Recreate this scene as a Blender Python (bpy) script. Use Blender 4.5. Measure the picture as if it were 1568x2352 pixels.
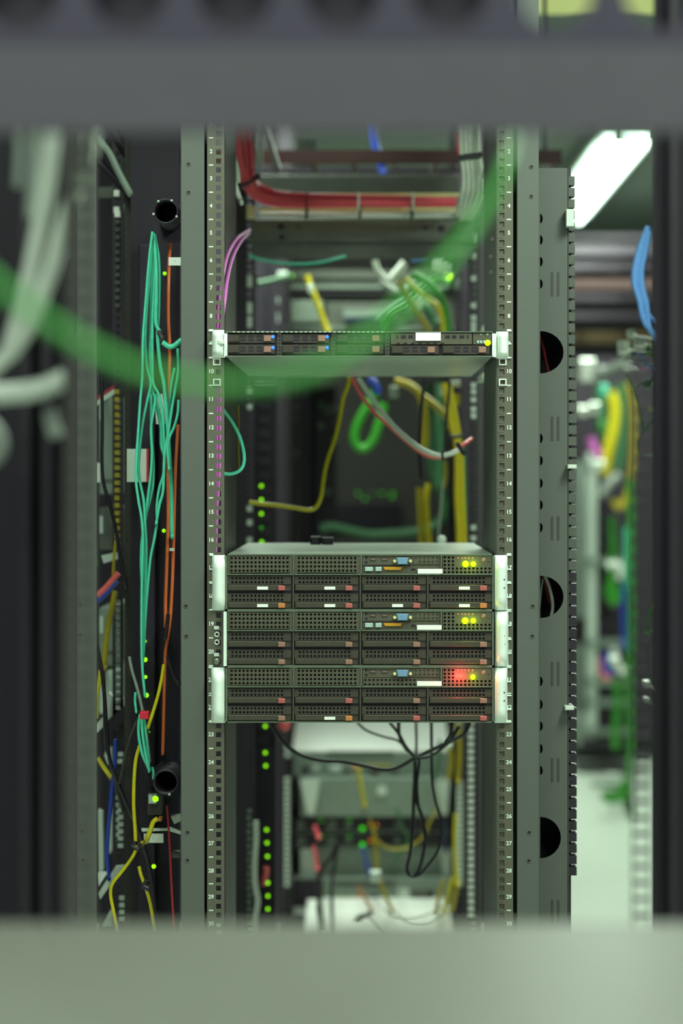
import bpy, bmesh, math, random
from mathutils import Vector
random.seed(7)
for o in list(bpy.data.objects): bpy.data.objects.remove(o)
S = bpy.context.scene
COL = S.collection
# ---------------------------------------------------------------- camera
F = 5075.0            # focal length in pixels of the 1568 x 2352 frame
VX, VY = 836.0, 1096.0
CZ, D0 = 1.42, 3.5    # camera height, distance of the sharp rack front (world y = 0)
cam = bpy.data.cameras.new('camera'); camo = bpy.data.objects.new('camera', cam); COL.objects.link(camo)
camo.location = (0, -D0, CZ); camo.rotation_euler = (math.pi/2, 0, 0)
cam.sensor_fit = 'HORIZONTAL'; cam.sensor_width = 24.0; cam.lens = F*24.0/1568
cam.shift_x = (784-VX)/1568; cam.shift_y = -(1176-VY)/1568
cam.clip_start = 0.05; cam.clip_end = 60
cam.dof.use_dof = True; cam.dof.focus_distance = D0+0.0; cam.dof.aperture_fstop = 2.4
S.camera = camo
# ---------------------------------------------------------------- world, exposure
w = bpy.data.worlds.new('world'); S.world = w; w.use_nodes = True
bg = w.node_tree.nodes['Background']; bg.inputs[0].default_value = (.62, .50, .80, 1); bg.inputs[1].default_value = .16
S.view_settings.view_transform = 'Standard'; S.view_settings.look = 'None'
S.view_settings.exposure = 0.0; S.view_settings.gamma = 1.0; S.view_settings.use_curve_mapping = False
S.cycles.use_denoising = True
S.cycles.max_bounces = 6; S.cycles.sample_clamp_indirect = 4.0

def X(px, d): return (px-VX)*d/F
def Z(py, d): return CZ+(VY-py)*d/F
def P(px, py, d): return Vector((X(px, d), d-D0, Z(py, d)))

# ---------------------------------------------------------------- materials
def lin(c): c /= 255.0; return c/12.92 if c <= .04045 else ((c+.055)/1.055)**2.4
MATS = {}
def mat(name, rgb, rough=.5, metal=0., var=.12, scale=60., emit=0., bump=0., coat=0., trans=0.):
    if name in MATS: return MATS[name]
    m = bpy.data.materials.new(name); m.use_nodes = True; nt = m.node_tree; b = nt.nodes['Principled BSDF']
    c = [lin(v) for v in rgb]
    b.inputs['Roughness'].default_value = rough; b.inputs['Metallic'].default_value = metal
    b.inputs['Coat Weight'].default_value = coat
    if trans: b.inputs['Transmission Weight'].default_value = trans
    if emit:
        b.inputs['Base Color'].default_value = (*c, 1)
        b.inputs['Emission Color'].default_value = (*c, 1); b.inputs['Emission Strength'].default_value = emit
    else:
        tc = nt.nodes.new('ShaderNodeTexCoord'); n = nt.nodes.new('ShaderNodeTexNoise'); n.inputs['Scale'].default_value = scale
        n.inputs['Detail'].default_value = 3
        r = nt.nodes.new('ShaderNodeValToRGB')
        r.color_ramp.elements[0].position = .3; r.color_ramp.elements[1].position = .7
        r.color_ramp.elements[0].color = (*[v*(1-var) for v in c], 1); r.color_ramp.elements[1].color = (*[min(1, v*(1+var)) for v in c], 1)
        nt.links.new(tc.outputs['Object'], n.inputs['Vector']); nt.links.new(n.outputs['Fac'], r.inputs['Fac']); nt.links.new(r.outputs['Color'], b.inputs['Base Color'])
        if bump:
            bp = nt.nodes.new('ShaderNodeBump'); bp.inputs['Strength'].default_value = bump; bp.inputs['Distance'].default_value = .001
            nt.links.new(n.outputs['Fac'], bp.inputs['Height']); nt.links.new(bp.outputs['Normal'], b.inputs['Normal'])
    MATS[name] = m; return m

# ---------------------------------------------------------------- lights of the room: fluorescent fittings (area lamp + tubes) and added fill
LIGHTS = [  # x centre, depth near, depth far, width, watts, z, label
    (1.02, 8.3, 11.2, .24, 110, 2.74, 'long glowing fluorescent ceiling light above the far aisle, upper right'),
    (.66, 5.5, 6.4, .62, 50, 2.76, 'yellowish ceiling light panel seen as two glowing discs at top right'),
    (.92, 2.1, 3.05, .45, 46, 2.76, 'fluorescent ceiling light over the aisle in front of the main rack'),
    (-.50, 2.2, 3.0, .30, 16, 2.76, 'smaller ceiling light added as unseen fill over the aisle, left of the wide one'),  # added fill lamp that brightens the left bay and its cables
    (-.35, 5.0, 6.6, .5, 64, 2.76, 'fluorescent ceiling light over the aisle behind the main rack'),
    (-.62, -.3, 1.0, .4, 26, 2.76, 'ceiling light added as unseen fill behind the photographer, left one'),  # added fill lamp for the near white cables on the left
    (.80, -.6, .9, .6, 40, 2.76, 'fluorescent ceiling light behind the photographer, right one'),
]

# ---------------------------------------------------------------- mesh helpers
class MB:
    def __init__(s): s.v = []; s.f = []; s.sm = []
    def add(s, vs, fs, smooth=False):
        n = len(s.v); s.v += [tuple(v) for v in vs]; s.f += [tuple(i+n for i in f) for f in fs]; s.sm += [smooth]*len(fs); return s
    def box(s, x0, x1, y0, y1, z0, z1):
        if x0 > x1: x0, x1 = x1, x0
        if y0 > y1: y0, y1 = y1, y0
        if z0 > z1: z0, z1 = z1, z0
        return s.add([(x0,y0,z0),(x1,y0,z0),(x1,y1,z0),(x0,y1,z0),(x0,y0,z1),(x1,y0,z1),(x1,y1,z1),(x0,y1,z1)],
              [(0,3,2,1),(4,5,6,7),(0,1,5,4),(1,2,6,5),(2,3,7,6),(3,0,4,7)])
    def pbox(s, x0, y0, x1, y1, d0, d1):            # front face on a pixel rectangle at depth d0, straight back to d1
        return s.box(X(x0,d0), X(x1,d0), d0-D0, d1-D0, Z(y1,d0), Z(y0,d0))
    def rbox(s, x0, x1, y0, y1, z0, z1, c):          # box with chamfered front edges
        vs = [(x0,y1,z0),(x1,y1,z0),(x1,y1,z1),(x0,y1,z1),(x0,y0+c,z0),(x1,y0+c,z0),(x1,y0+c,z1),(x0,y0+c,z1),
              (x0+c,y0,z0+c),(x1-c,y0,z0+c),(x1-c,y0,z1-c),(x0+c,y0,z1-c)]
        return s.add(vs, [(0,3,2,1),(0,1,5,4),(1,2,6,5),(2,3,7,6),(3,0,4,7),(4,5,9,8),(5,6,10,9),(6,7,11,10),(7,4,8,11),(8,9,10,11)])
    def prbox(s, x0, y0, x1, y1, d0, d1, c=.0012):
        return s.rbox(X(x0,d0), X(x1,d0), d0-D0, d1-D0, Z(y1,d0), Z(y0,d0), c)
    def quadprism(s, pts, d0, d1):                   # prism: pixel polygon at depth d0, back to d1
        n = len(pts); a = [P(x,y,d0) for x,y in pts]; b = [Vector((p.x, d1-D0, p.z)) for p in a]
        return s.add(a+b, [tuple(range(n))]+[tuple(range(2*n-1, n-1, -1))]+[(i, i+n, (i+1)%n+n, (i+1)%n) for i in range(n)])
    def cyl(s, c, r, h, axis='y', n=16, r2=None):     # solid cylinder from c along +axis
        r2 = r if r2 is None else r2; vs = []
        for k, rr in ((0, r), (1, r2)):
            for i in range(n):
                a = 2*math.pi*i/n; u, v = rr*math.cos(a), rr*math.sin(a); t = h*k
                vs.append({'y': (c[0]+u, c[1]+t, c[2]+v), 'x': (c[0]+t, c[1]+u, c[2]+v), 'z': (c[0]+u, c[1]+v, c[2]+t)}[axis])
        s.add(vs, [tuple(range(n)), tuple(range(2*n-1, n-1, -1))])
        return s.add(vs, [(i, i+n, (i+1)%n+n, (i+1)%n) for i in range(n)], True)
    def dome(s, c, r, n=12, flat=.8):                 # half ball facing the camera (-y)
        vs = [(c[0], c[1]-r*flat, c[2])]; fs = []
        for j in range(1, 4):
            t = math.pi/2*j/3
            for i in range(n):
                a = 2*math.pi*i/n; vs.append((c[0]+r*math.sin(t)*math.cos(a), c[1]-r*flat*math.cos(t), c[2]+r*math.sin(t)*math.sin(a)))
        for i in range(n): fs.append((0, 1+i, 1+(i+1)%n))
        for j in range(2):
            for i in range(n): a = 1+j*n; fs.append((a+i, a+n+i, a+n+(i+1)%n, a+(i+1)%n))
        fs.append(tuple(1+2*n+i for i in range(n-1, -1, -1)))
        return s.add(vs, fs, True)
    def ring(s, c, r0, r1, h, axis='y', n=24):        # flat tube: inner r0, outer r1
        vs = []
        for rr, t in ((r0,0),(r1,0),(r1,h),(r0,h)):
            for i in range(n):
                a = 2*math.pi*i/n; u, v = rr*math.cos(a), rr*math.sin(a)
                vs.append((c[0]+u, c[1]+t, c[2]+v) if axis == 'y' else (c[0]+u, c[1]+v, c[2]+t))
        fs = []
        for k in range(4):
            a, b = k*n, ((k+1)%4)*n
            for i in range(n): fs.append((a+i, a+(i+1)%n, b+(i+1)%n, b+i))
        return s.add(vs, fs, True)
    def tube(s, pts, r, n=8, sub=6, rf=None, smooth=True):
        pts = [Vector(p) for p in pts]
        if sub > 1 and len(pts) > 2:
            q = [pts[0]*2-pts[1]]+pts+[pts[-1]*2-pts[-2]]; o = []
            for i in range(1, len(q)-2):
                for k in range(sub):
                    t = k/sub; a, b, c, e = q[i-1], q[i], q[i+1], q[i+2]
                    o.append(.5*((2*b)+(c-a)*t+(2*a-5*b+4*c-e)*t*t+(3*b-a-3*c+e)*t**3))
            o.append(pts[-1]); pts = o
        N = len(pts); vs = []; up = None
        for i, p in enumerate(pts):
            t = (pts[min(i+1,N-1)]-pts[max(i-1,0)]).normalized()
            if up is None: up = t.orthogonal().normalized()
            up = (up-t*up.dot(t))
            up = up.normalized() if up.length > 1e-6 else t.orthogonal().normalized()
            sd = t.cross(up); rr = r if rf is None else r*rf(i/(N-1))
            for k in range(n):
                a = 2*math.pi*k/n; vs.append(p+up*math.cos(a)*rr+sd*math.sin(a)*rr)
        fs = [(i*n+k, i*n+(k+1)%n, (i+1)*n+(k+1)%n, (i+1)*n+k) for i in range(N-1) for k in range(n)]
        s.add(vs, fs, smooth)
        return s.add(vs[:n]+vs[-n:], [tuple(range(n-1,-1,-1)), tuple(range(n, 2*n))])
    def perf(s, x0, x1, z0, z1, y, th, nx, nz, r, n=8, skip=()):   # plate with real round holes, facing -y
        cw, ch = (x1-x0)/nx, (z1-z0)/nz
        for i in range(nx):
            for j in range(nz):
                cx, cz = x0+cw*(i+.5), z0+ch*(j+.5)
                if (i, j) in skip:
                    s.add([(cx-cw/2,y,cz-ch/2),(cx+cw/2,y,cz-ch/2),(cx+cw/2,y,cz+ch/2),(cx-cw/2,y,cz+ch/2)], [(0,1,2,3)]); continue
                vs = []
                for k in range(n):
                    a = 2*math.pi*k/n; u, v = math.cos(a), math.sin(a); m = max(abs(u), abs(v))
                    vs.append((cx+u/m*cw/2, y, cz+v/m*ch/2))
                for k in range(n):
                    a = 2*math.pi*k/n; vs.append((cx+r*math.cos(a), y, cz+r*math.sin(a)))
                for k in range(n):
                    a = 2*math.pi*k/n; vs.append((cx+r*math.cos(a), y+th, cz+r*math.sin(a)))
                fs = []
                for k in range(n):
                    e = (k+1)%n; fs += [(k, e, n+e, n+k), (n+k, n+e, 2*n+e, 2*n+k)]
                s.add(vs, fs)
        return s
    def build(s, name, m, parent=None, bevel=0):
        me = bpy.data.meshes.new(name)
        off = parent_loc(parent)
        me.from_pydata([(v[0]-off[0], v[1]-off[1], v[2]-off[2]) for v in s.v], [], s.f)
        me.polygons.foreach_set('use_smooth', s.sm); me.materials.append(m); me.validate(); me.update()
        o = bpy.data.objects.new(name, me); COL.objects.link(o)
        if parent is not None: o.parent = parent
        if bevel:
            b = o.modifiers.new('bevel', 'BEVEL'); b.width = bevel; b.segments = 2; b.limit_method = 'ANGLE'
        return o
HOLD = []
def parent_loc(p):
    l = Vector((0,0,0))
    while p is not None: l += p.location; p = p.parent
    return l
def tag(o, label=None, cat=None, group=None, kind=None):
    if label: o['label'] = label
    if cat: o['category'] = cat
    if group: o['group'] = group
    if kind: o['kind'] = kind
    return o
def thing(name, label, cat, loc, group=None):
    o = bpy.data.objects.new(name, None); COL.objects.link(o); o.location = loc; o.empty_display_size = .05
    return tag(o, label, cat, group)
def struct(mb, name, m): return tag(mb.build(name, m), kind='structure')
def shared(name, data, loc, parent):                 # a part that shares mesh data; loc in world
    o = bpy.data.objects.new(name, data); COL.objects.link(o); o.parent = parent
    o.location = Vector(loc)-parent_loc(parent); return o
_txt = {}
def text_mesh(body, size, m):
    if (body, size) in _txt: return _txt[(body, size)]
    c = bpy.data.curves.new('t', 'FONT'); c.body = body; c.size = size; c.extrude = .0001; c.align_x = 'CENTER'; c.align_y = 'CENTER'; c.offset = size*.025
    o = bpy.data.objects.new('t', c); COL.objects.link(o)
    me = bpy.data.meshes.new_from_object(o.evaluated_get(bpy.context.evaluated_depsgraph_get())); bpy.data.objects.remove(o)
    _txt[(body, size)] = me; return me
def text_into(mb, body, size, x, y, z):
    me = text_mesh(body, size, None)
    mb.add([(x+v.co.x, y-v.co.z, z+v.co.y) for v in me.vertices], [tuple(p.vertices) for p in me.polygons])

# ---------------------------------------------------------------- palette (surface colours)
M = dict(
 post   = mat('grey powder coated steel', (88,92,86), .55, 0, .05, 400, bump=.15),
 rail   = mat('dark grey rail steel', (92,90,76), .5, 0, .06, 300),
 inner  = mat('dark grey inner steel', (66,64,60), .55, 0, .08, 200),
 black  = mat('black painted steel', (44,36,46), .5, 0, .15, 120),
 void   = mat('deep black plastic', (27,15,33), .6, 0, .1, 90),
 fore   = mat('near rack grey steel', (74,68,78), .55, 0, .04, 40),
 forelo = mat('near rack pale steel', (98,98,90), .5, 0, .05, 30),
 ear    = mat('pale anodised handle', (238,250,240), .34, .1, .04, 80),
 bezel  = mat('server bezel grey', (86,84,68), .45, .1, .08, 150),
 bezel2 = mat('server tray grey', (70,66,56), .4, .1, .08, 150),
 trim   = mat('bare metal trim', (120,132,112), .35, .5, .06, 150),
 chassis= mat('galvanised chassis', (212,222,210), .30, .55, .05, 90),
 white  = mat('white paper label', (242,246,238), .7, 0, .02, 50),
 print_ = mat('white print', (226,240,226), .7, 0, .02, 50),
 foreshade = mat('near rack shaded steel', (52,42,64), .6, 0, .06, 30),  # shade on the upper part of the near panel, put into the colour
 pale   = mat('pale grey enamel', (205,218,205), .5, 0, .04, 40),
 cream  = mat('cream bar', (214,210,150), .45, 0, .05, 60),
 grey   = mat('mid grey enamel', (128,142,130), .5, 0, .06, 50),
 dgrey  = mat('dark grey enamel', (88,92,84), .5, 0, .08, 50),
 brown  = mat('brown painted beam', (62,32,30), .6, 0, .15, 20),
 red    = mat('red cable jacket', (255,96,116), .4, 0, .06, 90),
 coral  = mat('coral red jacket', (248,110,108), .4, 0, .06, 90),
 dred   = mat('dark red jacket', (176,44,56), .4, 0, .06, 90),
 wcab   = mat('white cable jacket', (218,226,212), .4, 0, .05, 90),
 gcab   = mat('grey cable jacket', (150,158,148), .4, 0, .05, 90),
 purple = mat('violet cable jacket', (222,118,208), .4, 0, .05, 90),
 teal   = mat('aqua fibre jacket', (88,216,180), .4, 0, .06, 90),
 orange = mat('orange fibre jacket', (216,106,58), .4, 0, .06, 90),
 yellow = mat('yellow cable jacket', (214,200,28), .4, 0, .06, 90),
 mustard= mat('deep yellow jacket', (178,160,34), .4, 0, .08, 90),
 green  = mat('green cable jacket', (58,150,44), .4, 0, .06, 90),
 dgreen = mat('dull green jacket', (62,112,74), .45, 0, .06, 90),
 blue   = mat('blue cable jacket', (44,76,190), .4, 0, .06, 90),
 lblue  = mat('light blue jacket', (112,168,240), .4, 0, .06, 90),
 bcab   = mat('black cable jacket', (30,24,34), .4, 0, .1, 90),
 latch  = mat('dusty red latch', (176,92,88), .5, 0, .08, 200),
 latch2 = mat('amber latch', (196,122,66), .5, 0, .08, 200),
 latch3 = mat('faded pink latch', (150,112,98), .5, 0, .08, 200),
 vga    = mat('blue socket plastic', (112,146,180), .5, 0, .06, 200),
 ochre  = mat('ochre slot', (196,140,30), .5, 0, .06, 200),
 brown2 = mat('dull brown steel', (60,36,34), .6, 0, .1, 20),
 neargreen = mat('near green jacket', (66,150,62), .5, 0, .05, 90),
 navy = mat('navy cable jacket', (34,40,70), .5, 0, .05, 90), tray1 = mat('small tray grey', (62,56,48), .45, .1, .08, 150),
 drab = mat('drab brown grey steel', (54,52,44), .6, 0, .25, 120),
 ochre2 = mat('mustard painted steel', (90,72,34), .6, 0, .1, 20),
 usb    = mat('pale socket shell', (176,200,196), .4, .2, .06, 200),
 nut    = mat('bright zinc nut', (232,240,226), .3, .3, .04, 200),
 redtag = mat('red tag', (206,24,48), .5, 0, .05, 90),
 ledg   = mat('lit green diode', (150,255,10), .3, emit=1.6),
 ledg2  = mat('lit pure green diode', (70,240,20), .3, emit=1.1),
 ledgd  = mat('dim green diode', (60,190,30), .3, emit=.5),
 ledy   = mat('lit yellow green diode', (172,255,0), .3, emit=1.9),
 ledb   = mat('lit blue diode', (40,90,255), .3, emit=3.5),
 ledr   = mat('lit red diode', (255,60,30), .3, emit=4),
 ledo   = mat('lit orange diode', (255,150,20), .3, emit=1.0),
 tubeM  = mat('glowing tube', (225,255,238), .3, emit=9),
 floorM = mat('pale floor tile', (226,236,222), .3, 0, .03, 3),
 ceilM  = mat('ceiling tile', (134,146,136), .8, 0, .06, 6, bump=.2),
 wallM  = mat('dim wall paint', (56,52,56), .8, 0, .1, 4),
)
def light_fitting(x, dn, df, wd, pw, z, label):
    y0, y1 = dn-D0, df-D0
    t = thing('ceiling_light', label, 'light', (x, (y0+y1)/2, z))
    MB().box(x-wd/2, x+wd/2, y0, y1, z, z+.06).build('housing', M['pale'], t)
    for s_ in (() if 'yellowish' in label else (-1, 1)):
        MB().tube([(x+s_*wd*.27, y0+.03, z-.02), (x+s_*wd*.27, y1-.03, z-.02)], .017, 10, 1).build('lamp_tube', M['tubeM'], t)
        MB().box(x+s_*wd*.27-.02, x+s_*wd*.27+.02, y0, y0+.035, z-.045, z).build('socket', M['pale'], t)
    MB().box(x-wd*.46, x+wd*.46, y0+.02, y1-.02, z-.004, z-.001).build('reflector', (mat('yellowish diffuser', (158,172,104), .4, emit=.95) if 'yellowish' in label else mat('bright reflector', (225,255,236), .4, emit=1.3)), t)
    l = bpy.data.lights.new('lamp', 'AREA'); l.shape = 'RECTANGLE'; l.size = wd; l.size_y = y1-y0; l.energy = pw; l.color = (.84, 1.0, .84)
    lo = bpy.data.objects.new('lamp', l); COL.objects.link(lo); lo.parent = t; lo.location = (0, 0, -.06)
for a in LIGHTS: light_fitting(*a)

# ================================================================ the room
struct(MB().box(-3.2, 2.6, -5, 10, -.05, 0), 'floor', M['floorM'])
struct(MB().box(-3.2, 2.6, -5, 10, 2.82, 2.9), 'ceiling', M['ceilM'])
struct(MB().box(-3.2, 2.6, 10, 10.1, 0, 2.82), 'wall_back', M['wallM'])
struct(MB().box(-3.3, -3.2, -5, 10, 0, 2.82), 'wall_left', M['wallM'])
struct(MB().box(2.6, 2.7, -5, 10, 0, 2.82), 'wall_right', M['wallM'])

UY = {0:222,1:285,2:348,3:410,4:473,5:535,6:598,7:661,8:726,9:789,10:853,11:917,12:982,13:1047,14:1111,15:1176,16:1240,17:1304,18:1369,19:1433,20:1497,
      21:1561,22:1624,23:1687,24:1751,25:1813,26:1875,27:1937,28:2000,29:2060,30:2122}
for n in range(31, 44): UY[n] = 2122+62.5*(n-30)
for n in range(-1, -5, -1): UY[n] = 222+63*n
def hole_ys(a, b):                                   # three square holes in each rack unit
    o = []
    for n in range(a, b):
        p = UY[n+1]-UY[n]; o += [UY[n]-p*.33+1, UY[n]+1, UY[n]+p*.34+1]
    return o
def hole_strip(mb, x0, x1, hx0, hx1, ys, hh, d, th, ytop, ybot):
    mb.pbox(x0, ytop, hx0, ybot, d, d+th); mb.pbox(hx1, ytop, x1, ybot, d, d+th)
    y = ytop
    for c in ys:
        if c-hh <= y: continue
        mb.pbox(hx0, y, hx1, c-hh, d, d+th); y = c+hh
    mb.pbox(hx0, y, hx1, ybot, d, d+th); return mb
TOP, BOT = -60, 3130                                 # pixel rows of the rack's top and foot at the sharp plane

def screw_holes(parent, pts, d, r=3.6):
    for x, y in pts:
        c = P(x, y, d)
        MB().ring((c.x, c.y-.0007, c.z), r*d/F, r*1.5*d/F, .0009, n=14).build('screw_collar', M['rail'], parent)
        MB().cyl((c.x, c.y-.0004, c.z), r*d/F, .0006, n=14).build('screw_hole', M['void'], parent)

# ---------------------------------------------------------------- main rack
rack = thing('server_rack', 'dark grey open server rack with numbered rails standing in the middle', 'rack', (0, .5, 0))
MB().pbox(415, TOP, 469, BOT, 3.5, 3.56).build('post', M['post'], rack, .0012)
MB().pbox(1187, TOP, 1237, BOT, 3.5, 3.56).build('post', M['post'], rack, .0012)
ys = hole_ys(-4, 43)
hole_strip(MB(), 475.5, 515, 496, 507.5, ys, 6.2, 3.5, .002, TOP, BOT).build('rail', M['rail'], rack)
hole_strip(MB(), 1118+24, 1178, 1146, 1158, ys, 6.2, 3.5, .002, TOP, BOT).build('rail', M['rail'], rack)
# flanges running back from the rails
MB().box(X(515,3.66), X(515,3.66)+.002, .16, .46, Z(BOT,3.5), Z(TOP,3.5)).build('rail_flange', M['inner'], rack)
MB().box(X(1142,3.5)-.002, X(1142,3.5), .002, .36, Z(BOT,3.5), Z(TOP,3.5)).build('rail_flange', M['post'], rack)
MB().box(X(475.5,3.5), X(475.5,3.5)+.002, .002, .05, Z(BOT,3.5), Z(TOP,3.5)).build('rail_edge', M['inner'], rack)
MB().box(X(1178,3.5)-.002, X(1178,3.5), .002, .05, Z(BOT,3.5), Z(TOP,3.5)).build('rail_edge', M['inner'], rack)
# backing of the gaps and of the right hand holes
MB().pbox(466, TOP, 480, BOT, 3.53, 3.55).build('gap_backing', M['void'], rack)
MB().pbox(1176, TOP, 1190, BOT, 3.53, 3.55).build('gap_backing', M['void'], rack)
MB().pbox(1141, TOP, 1163, BOT, 3.503, 3.506).build('mounting_bracket', M['rail'], rack)
MB().pbox(412, TOP-30, 1240, TOP, 3.5, 4.9).build('top_frame', M['post'], rack)
MB().box(X(412,3.5), X(1240,3.5), 0, 1.4, .001, .03).build('base_frame', M['post'], rack)
for side, (xc, xd) in (('left', (484.5, 489)), ('right', (1168.5, 1167))):
    mb = MB()
    for n in range(1, 34):
        text_into(mb, str(n), .0088, X(xc, 3.5), -.0003, Z(UY[n], 3.5))
        ym = (UY[n]+UY[n+1])/2
        mb.pbox(xc-5, ym-1.3, xc+5, ym+1.3, 3.4997, 3.4999)
    mb.build('unit_numbers', M['print_'], rack)
    mb = MB()
    for n in range(1, 34):                           # scribed lines beside the right hand holes
        if side == 'right':
            for yy in ((UY[n]+UY[n+1])/2, UY[n]-11, UY[n]+11): mb.pbox(1143, yy-.6, 1156, yy+.6, 3.4994, 3.4999)
    if mb.v: mb.build('scribed_lines', M['post'], rack)
screw_holes(rack, [(433,377),(433,442),(427,1392),(428,1461),(431,1912),(431,1976),(1220,383),(1220,451),(1223,1392),(1222,1461),(1215,1912),(1214,1977)], 3.5)
screw_holes(rack, [(1130,549),(1126,589),(1126,625)], 3.499, 2.5)
# rear rails
for xa, xb, ha, hb in ((560, 586, 568, 579), (1072, 1101, 1081, 1093)):
    hole_strip(MB(), xa, xb, ha, hb, [40+i*15.9 for i in range(160)], 4.6, 4.75, .002, 0, 2700).build('rear_rail', M['black'], rack)
MB().pbox(1101, 0, 1106, 2700, 4.75, 4.95).build('rear_post', M['dgrey'], rack)
MB().pbox(540, 0, 560, 2700, 4.75, 4.95).build('rear_post', M['black'], rack)
def nuts(parent, pts, d, w, h, m='nut', name='cage_nut'):
    x, y = pts[0]; c = P(x, y, d)
    mb = MB(); mb.rbox(-w/2*d/F, w/2*d/F, -.004, 0, -h/2*d/F, h/2*d/F, .001)
    me = bpy.data.meshes.new(name); me.from_pydata(mb.v, [], mb.f); me.materials.append(M[m])
    for x, y in pts: shared(name, me, P(x, y, d), parent)
nuts(rack, [(573,y) for y in (640,652,702,714,733,745,897,934,1168,1200,1240,1292)], 4.744, 12, 13, 'pale')
nuts(rack, [(573-(i%2)*1.5,1862+16.1*i) for i in range(17)], 4.744, 9, 9, 'grey')
nuts(rack, [(1087,y) for y in (542,550,588,640,702,730,745,758,885,900,918,940,955,1212,1236)], 4.744, 12, 12, 'pale')
nuts(rack, [(1081,1660+16.4*i) for i in range(28)], 4.744, 14, 11, 'nut')
# square holes with bright nuts just under the one-unit server
for x in (498, 1154):
    for y in (831, 878):
        c = P(x, y, 3.5); t = MB(); w_ = .0062
        for a, b, e, f in ((-w_,w_,.004,w_),(-w_,w_,-w_,-.004),(-w_,-.004,-.004,.004),(.004,w_,-.004,.004)): t.box(c.x+a, c.x+b, -.0022, 0, c.z+e*.9, c.z+f*.9)
        t.build('cage_nut', M['nut'], rack)
# bare screws where the second server's left handle is missing
for y, r in ((1457, 6), (1475, 6)):
    c = P(498, y, 3.5); MB().ring((c.x, -.002, c.z), .0025, .0043, .003, n=16).build('screw_collar', M['nut'], rack)
c = P(497, 1519, 3.5); MB().dome((c.x, -.001, c.z), .0062, 16, .6).build('screw_head', M['trim'], rack)
MB().prbox(491, 1438, 503, 1446, 3.497, 3.499, .0005).build('cage_nut', M['nut'], rack)
MB().prbox(491, 1500, 503, 1508, 3.497, 3.499, .0005).build('cage_nut', M['nut'], rack)

# ---------------------------------------------------------------- neighbour rack on the left
lr = thing('server_rack', 'grey rack post with screw holes at the far left, neighbour of the main rack', 'rack', (X(200,3.5), .4, 0))
MB().pbox(176, TOP, 221, BOT, 3.5, 3.51).build('post', M['post'], lr, .0012)
screw_holes(lr, [(193,378),(184,1390),(184,1458),(189,1910),(191,1975)], 3.5, 3.2)
MB().pbox(176, TOP-30, 414, TOP, 3.5, 4.9).build('top_frame', M['post'], lr)
MB().box(X(176,3.5), X(414,3.5), 0, 1.4, .001, .03).build('base_frame', M['post'], lr)
MB().pbox(286, 0, 330, 2990, 3.84, 3.9).build('side_panel', M['drab'], lr)
MB().pbox(224, 0, 300, 2990, 4.75, 4.77).build('rear_panel', M['void'], lr)
MB().pbox(300, 0, 412, 2990, 3.80, 3.82).build('channel_back', M['void'], lr)
hole_strip(MB(), 258, 284, 266, 276, [60+i*17.2 for i in range(150)], 4.9, 4.1, .002, 0, 2650).build('rail', M['black'], lr)
nuts(lr, [(268,444),(268,482),(270,492)], 4.094, 14, 15, 'nut')
nuts(lr, [(270,510+17.4*i) for i in range(12)], 4.094, 11, 9, 'dgrey')
nuts(lr, [(269,900+17.4*i) for i in range(20)], 4.094, 11, 11, 'mustard')  # yellow light on these nuts is put into their colour
nuts(lr, [(271,1382+16.4*i) for i in range(15)], 4.094, 11, 9, 'grey')
nuts(lr, [(277,1732),(276,1748)]+[(277,1860+16.4*i) for i in range(6)]+[(280,2062+16.4*i) for i in range(4)], 4.094, 12, 10, 'pale')

# ---------------------------------------------------------------- cable manager on the right of the main rack
cm = thing('cable_manager', 'tall grey vertical cable manager with half round cut-outs and slots, right of main rack', 'cable manager', (X(1270,3.6), .12, 0))
DM = 3.6
def px_at(x, y, d=DM): return x, y
def cut_panel():                                      # panel 1238..1303 with half round and oval openings cut in its left edge
    cuts = sorted([(809,49,54),(1371,49,54),(1924,48,48)]+[(y,11,6) for y in (502,551,601,652,1007,1058,1110,1160,1212,1565,1618,1668,1720,1770)])
    mb = MB(); y = 386.0; xl, xr = 1236, 1304
    def edge(cy, hy, wx):
        o = []
        for k in range(13):
            t = math.pi*k/12; o.append((1240+max(0, wx*math.sin(t))*(1 if wx > 20 else 1), cy-hy*math.cos(t)))
        return o
    left = [(xl, y)]
    for cy, hy, wx in cuts:
        e = edge(cy, hy, wx)
        for (xa, ya), (xb, yb) in zip(e[:-1], e[1:]): mb.quadprism([(xa,ya),(xr,ya),(xr,yb),(xb,yb)], DM, DM+.002)
        left.append((cy-hy, cy+hy))
    y = 386.0
    for cy, hy, wx in cuts:
        mb.pbox(xl, y, xr, cy-hy, DM, DM+.002)
        mb.pbox(xl, cy-hy, 1240, cy+hy, DM, DM+.002); y = cy+hy
    mb.box(X(xl,DM), X(xr,DM), DM-D0, DM-D0+.002, .002, Z(y,DM))
    return mb
cut_panel().build('panel', M['post'], cm)
MB().box(X(1236,3.7), X(1304,3.7), .2, .22, .002, Z(386,3.7)).build('rear_panel', M['void'], cm)
for y0, y1 in ((625,680),(957,1012),(1186,1240),(1520,1575),(1742,1796),(2067,2120),(2290,2345)):
    for x in (1265, 1279): MB().pbox(x, y0, x+5.5, y1, DM-.0006, DM).build('slot', M['inner'], cm)
MB().pbox(1303, 386, 1306, 2900, DM, 3.72).build('panel_return', M['inner'], cm)
MB().pbox(1300, 480, 1318, 520, 3.58, 3.62).build('corner_bracket', M['pale'], cm, .001)
me_ = None
for i in range(62):
    y = 405+i*26
    if y > 2050: break
    MB().pbox(1305, y, 1320 if y < 800 else 1324, y+20, 3.66, 3.69).build('duct_finger', M['dgrey'] if y < 1290 else M['black'], cm)
MB().pbox(1306, 386, 1311, 2700, 3.67, 3.70).build('duct_spine', M['black'], cm)
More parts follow.
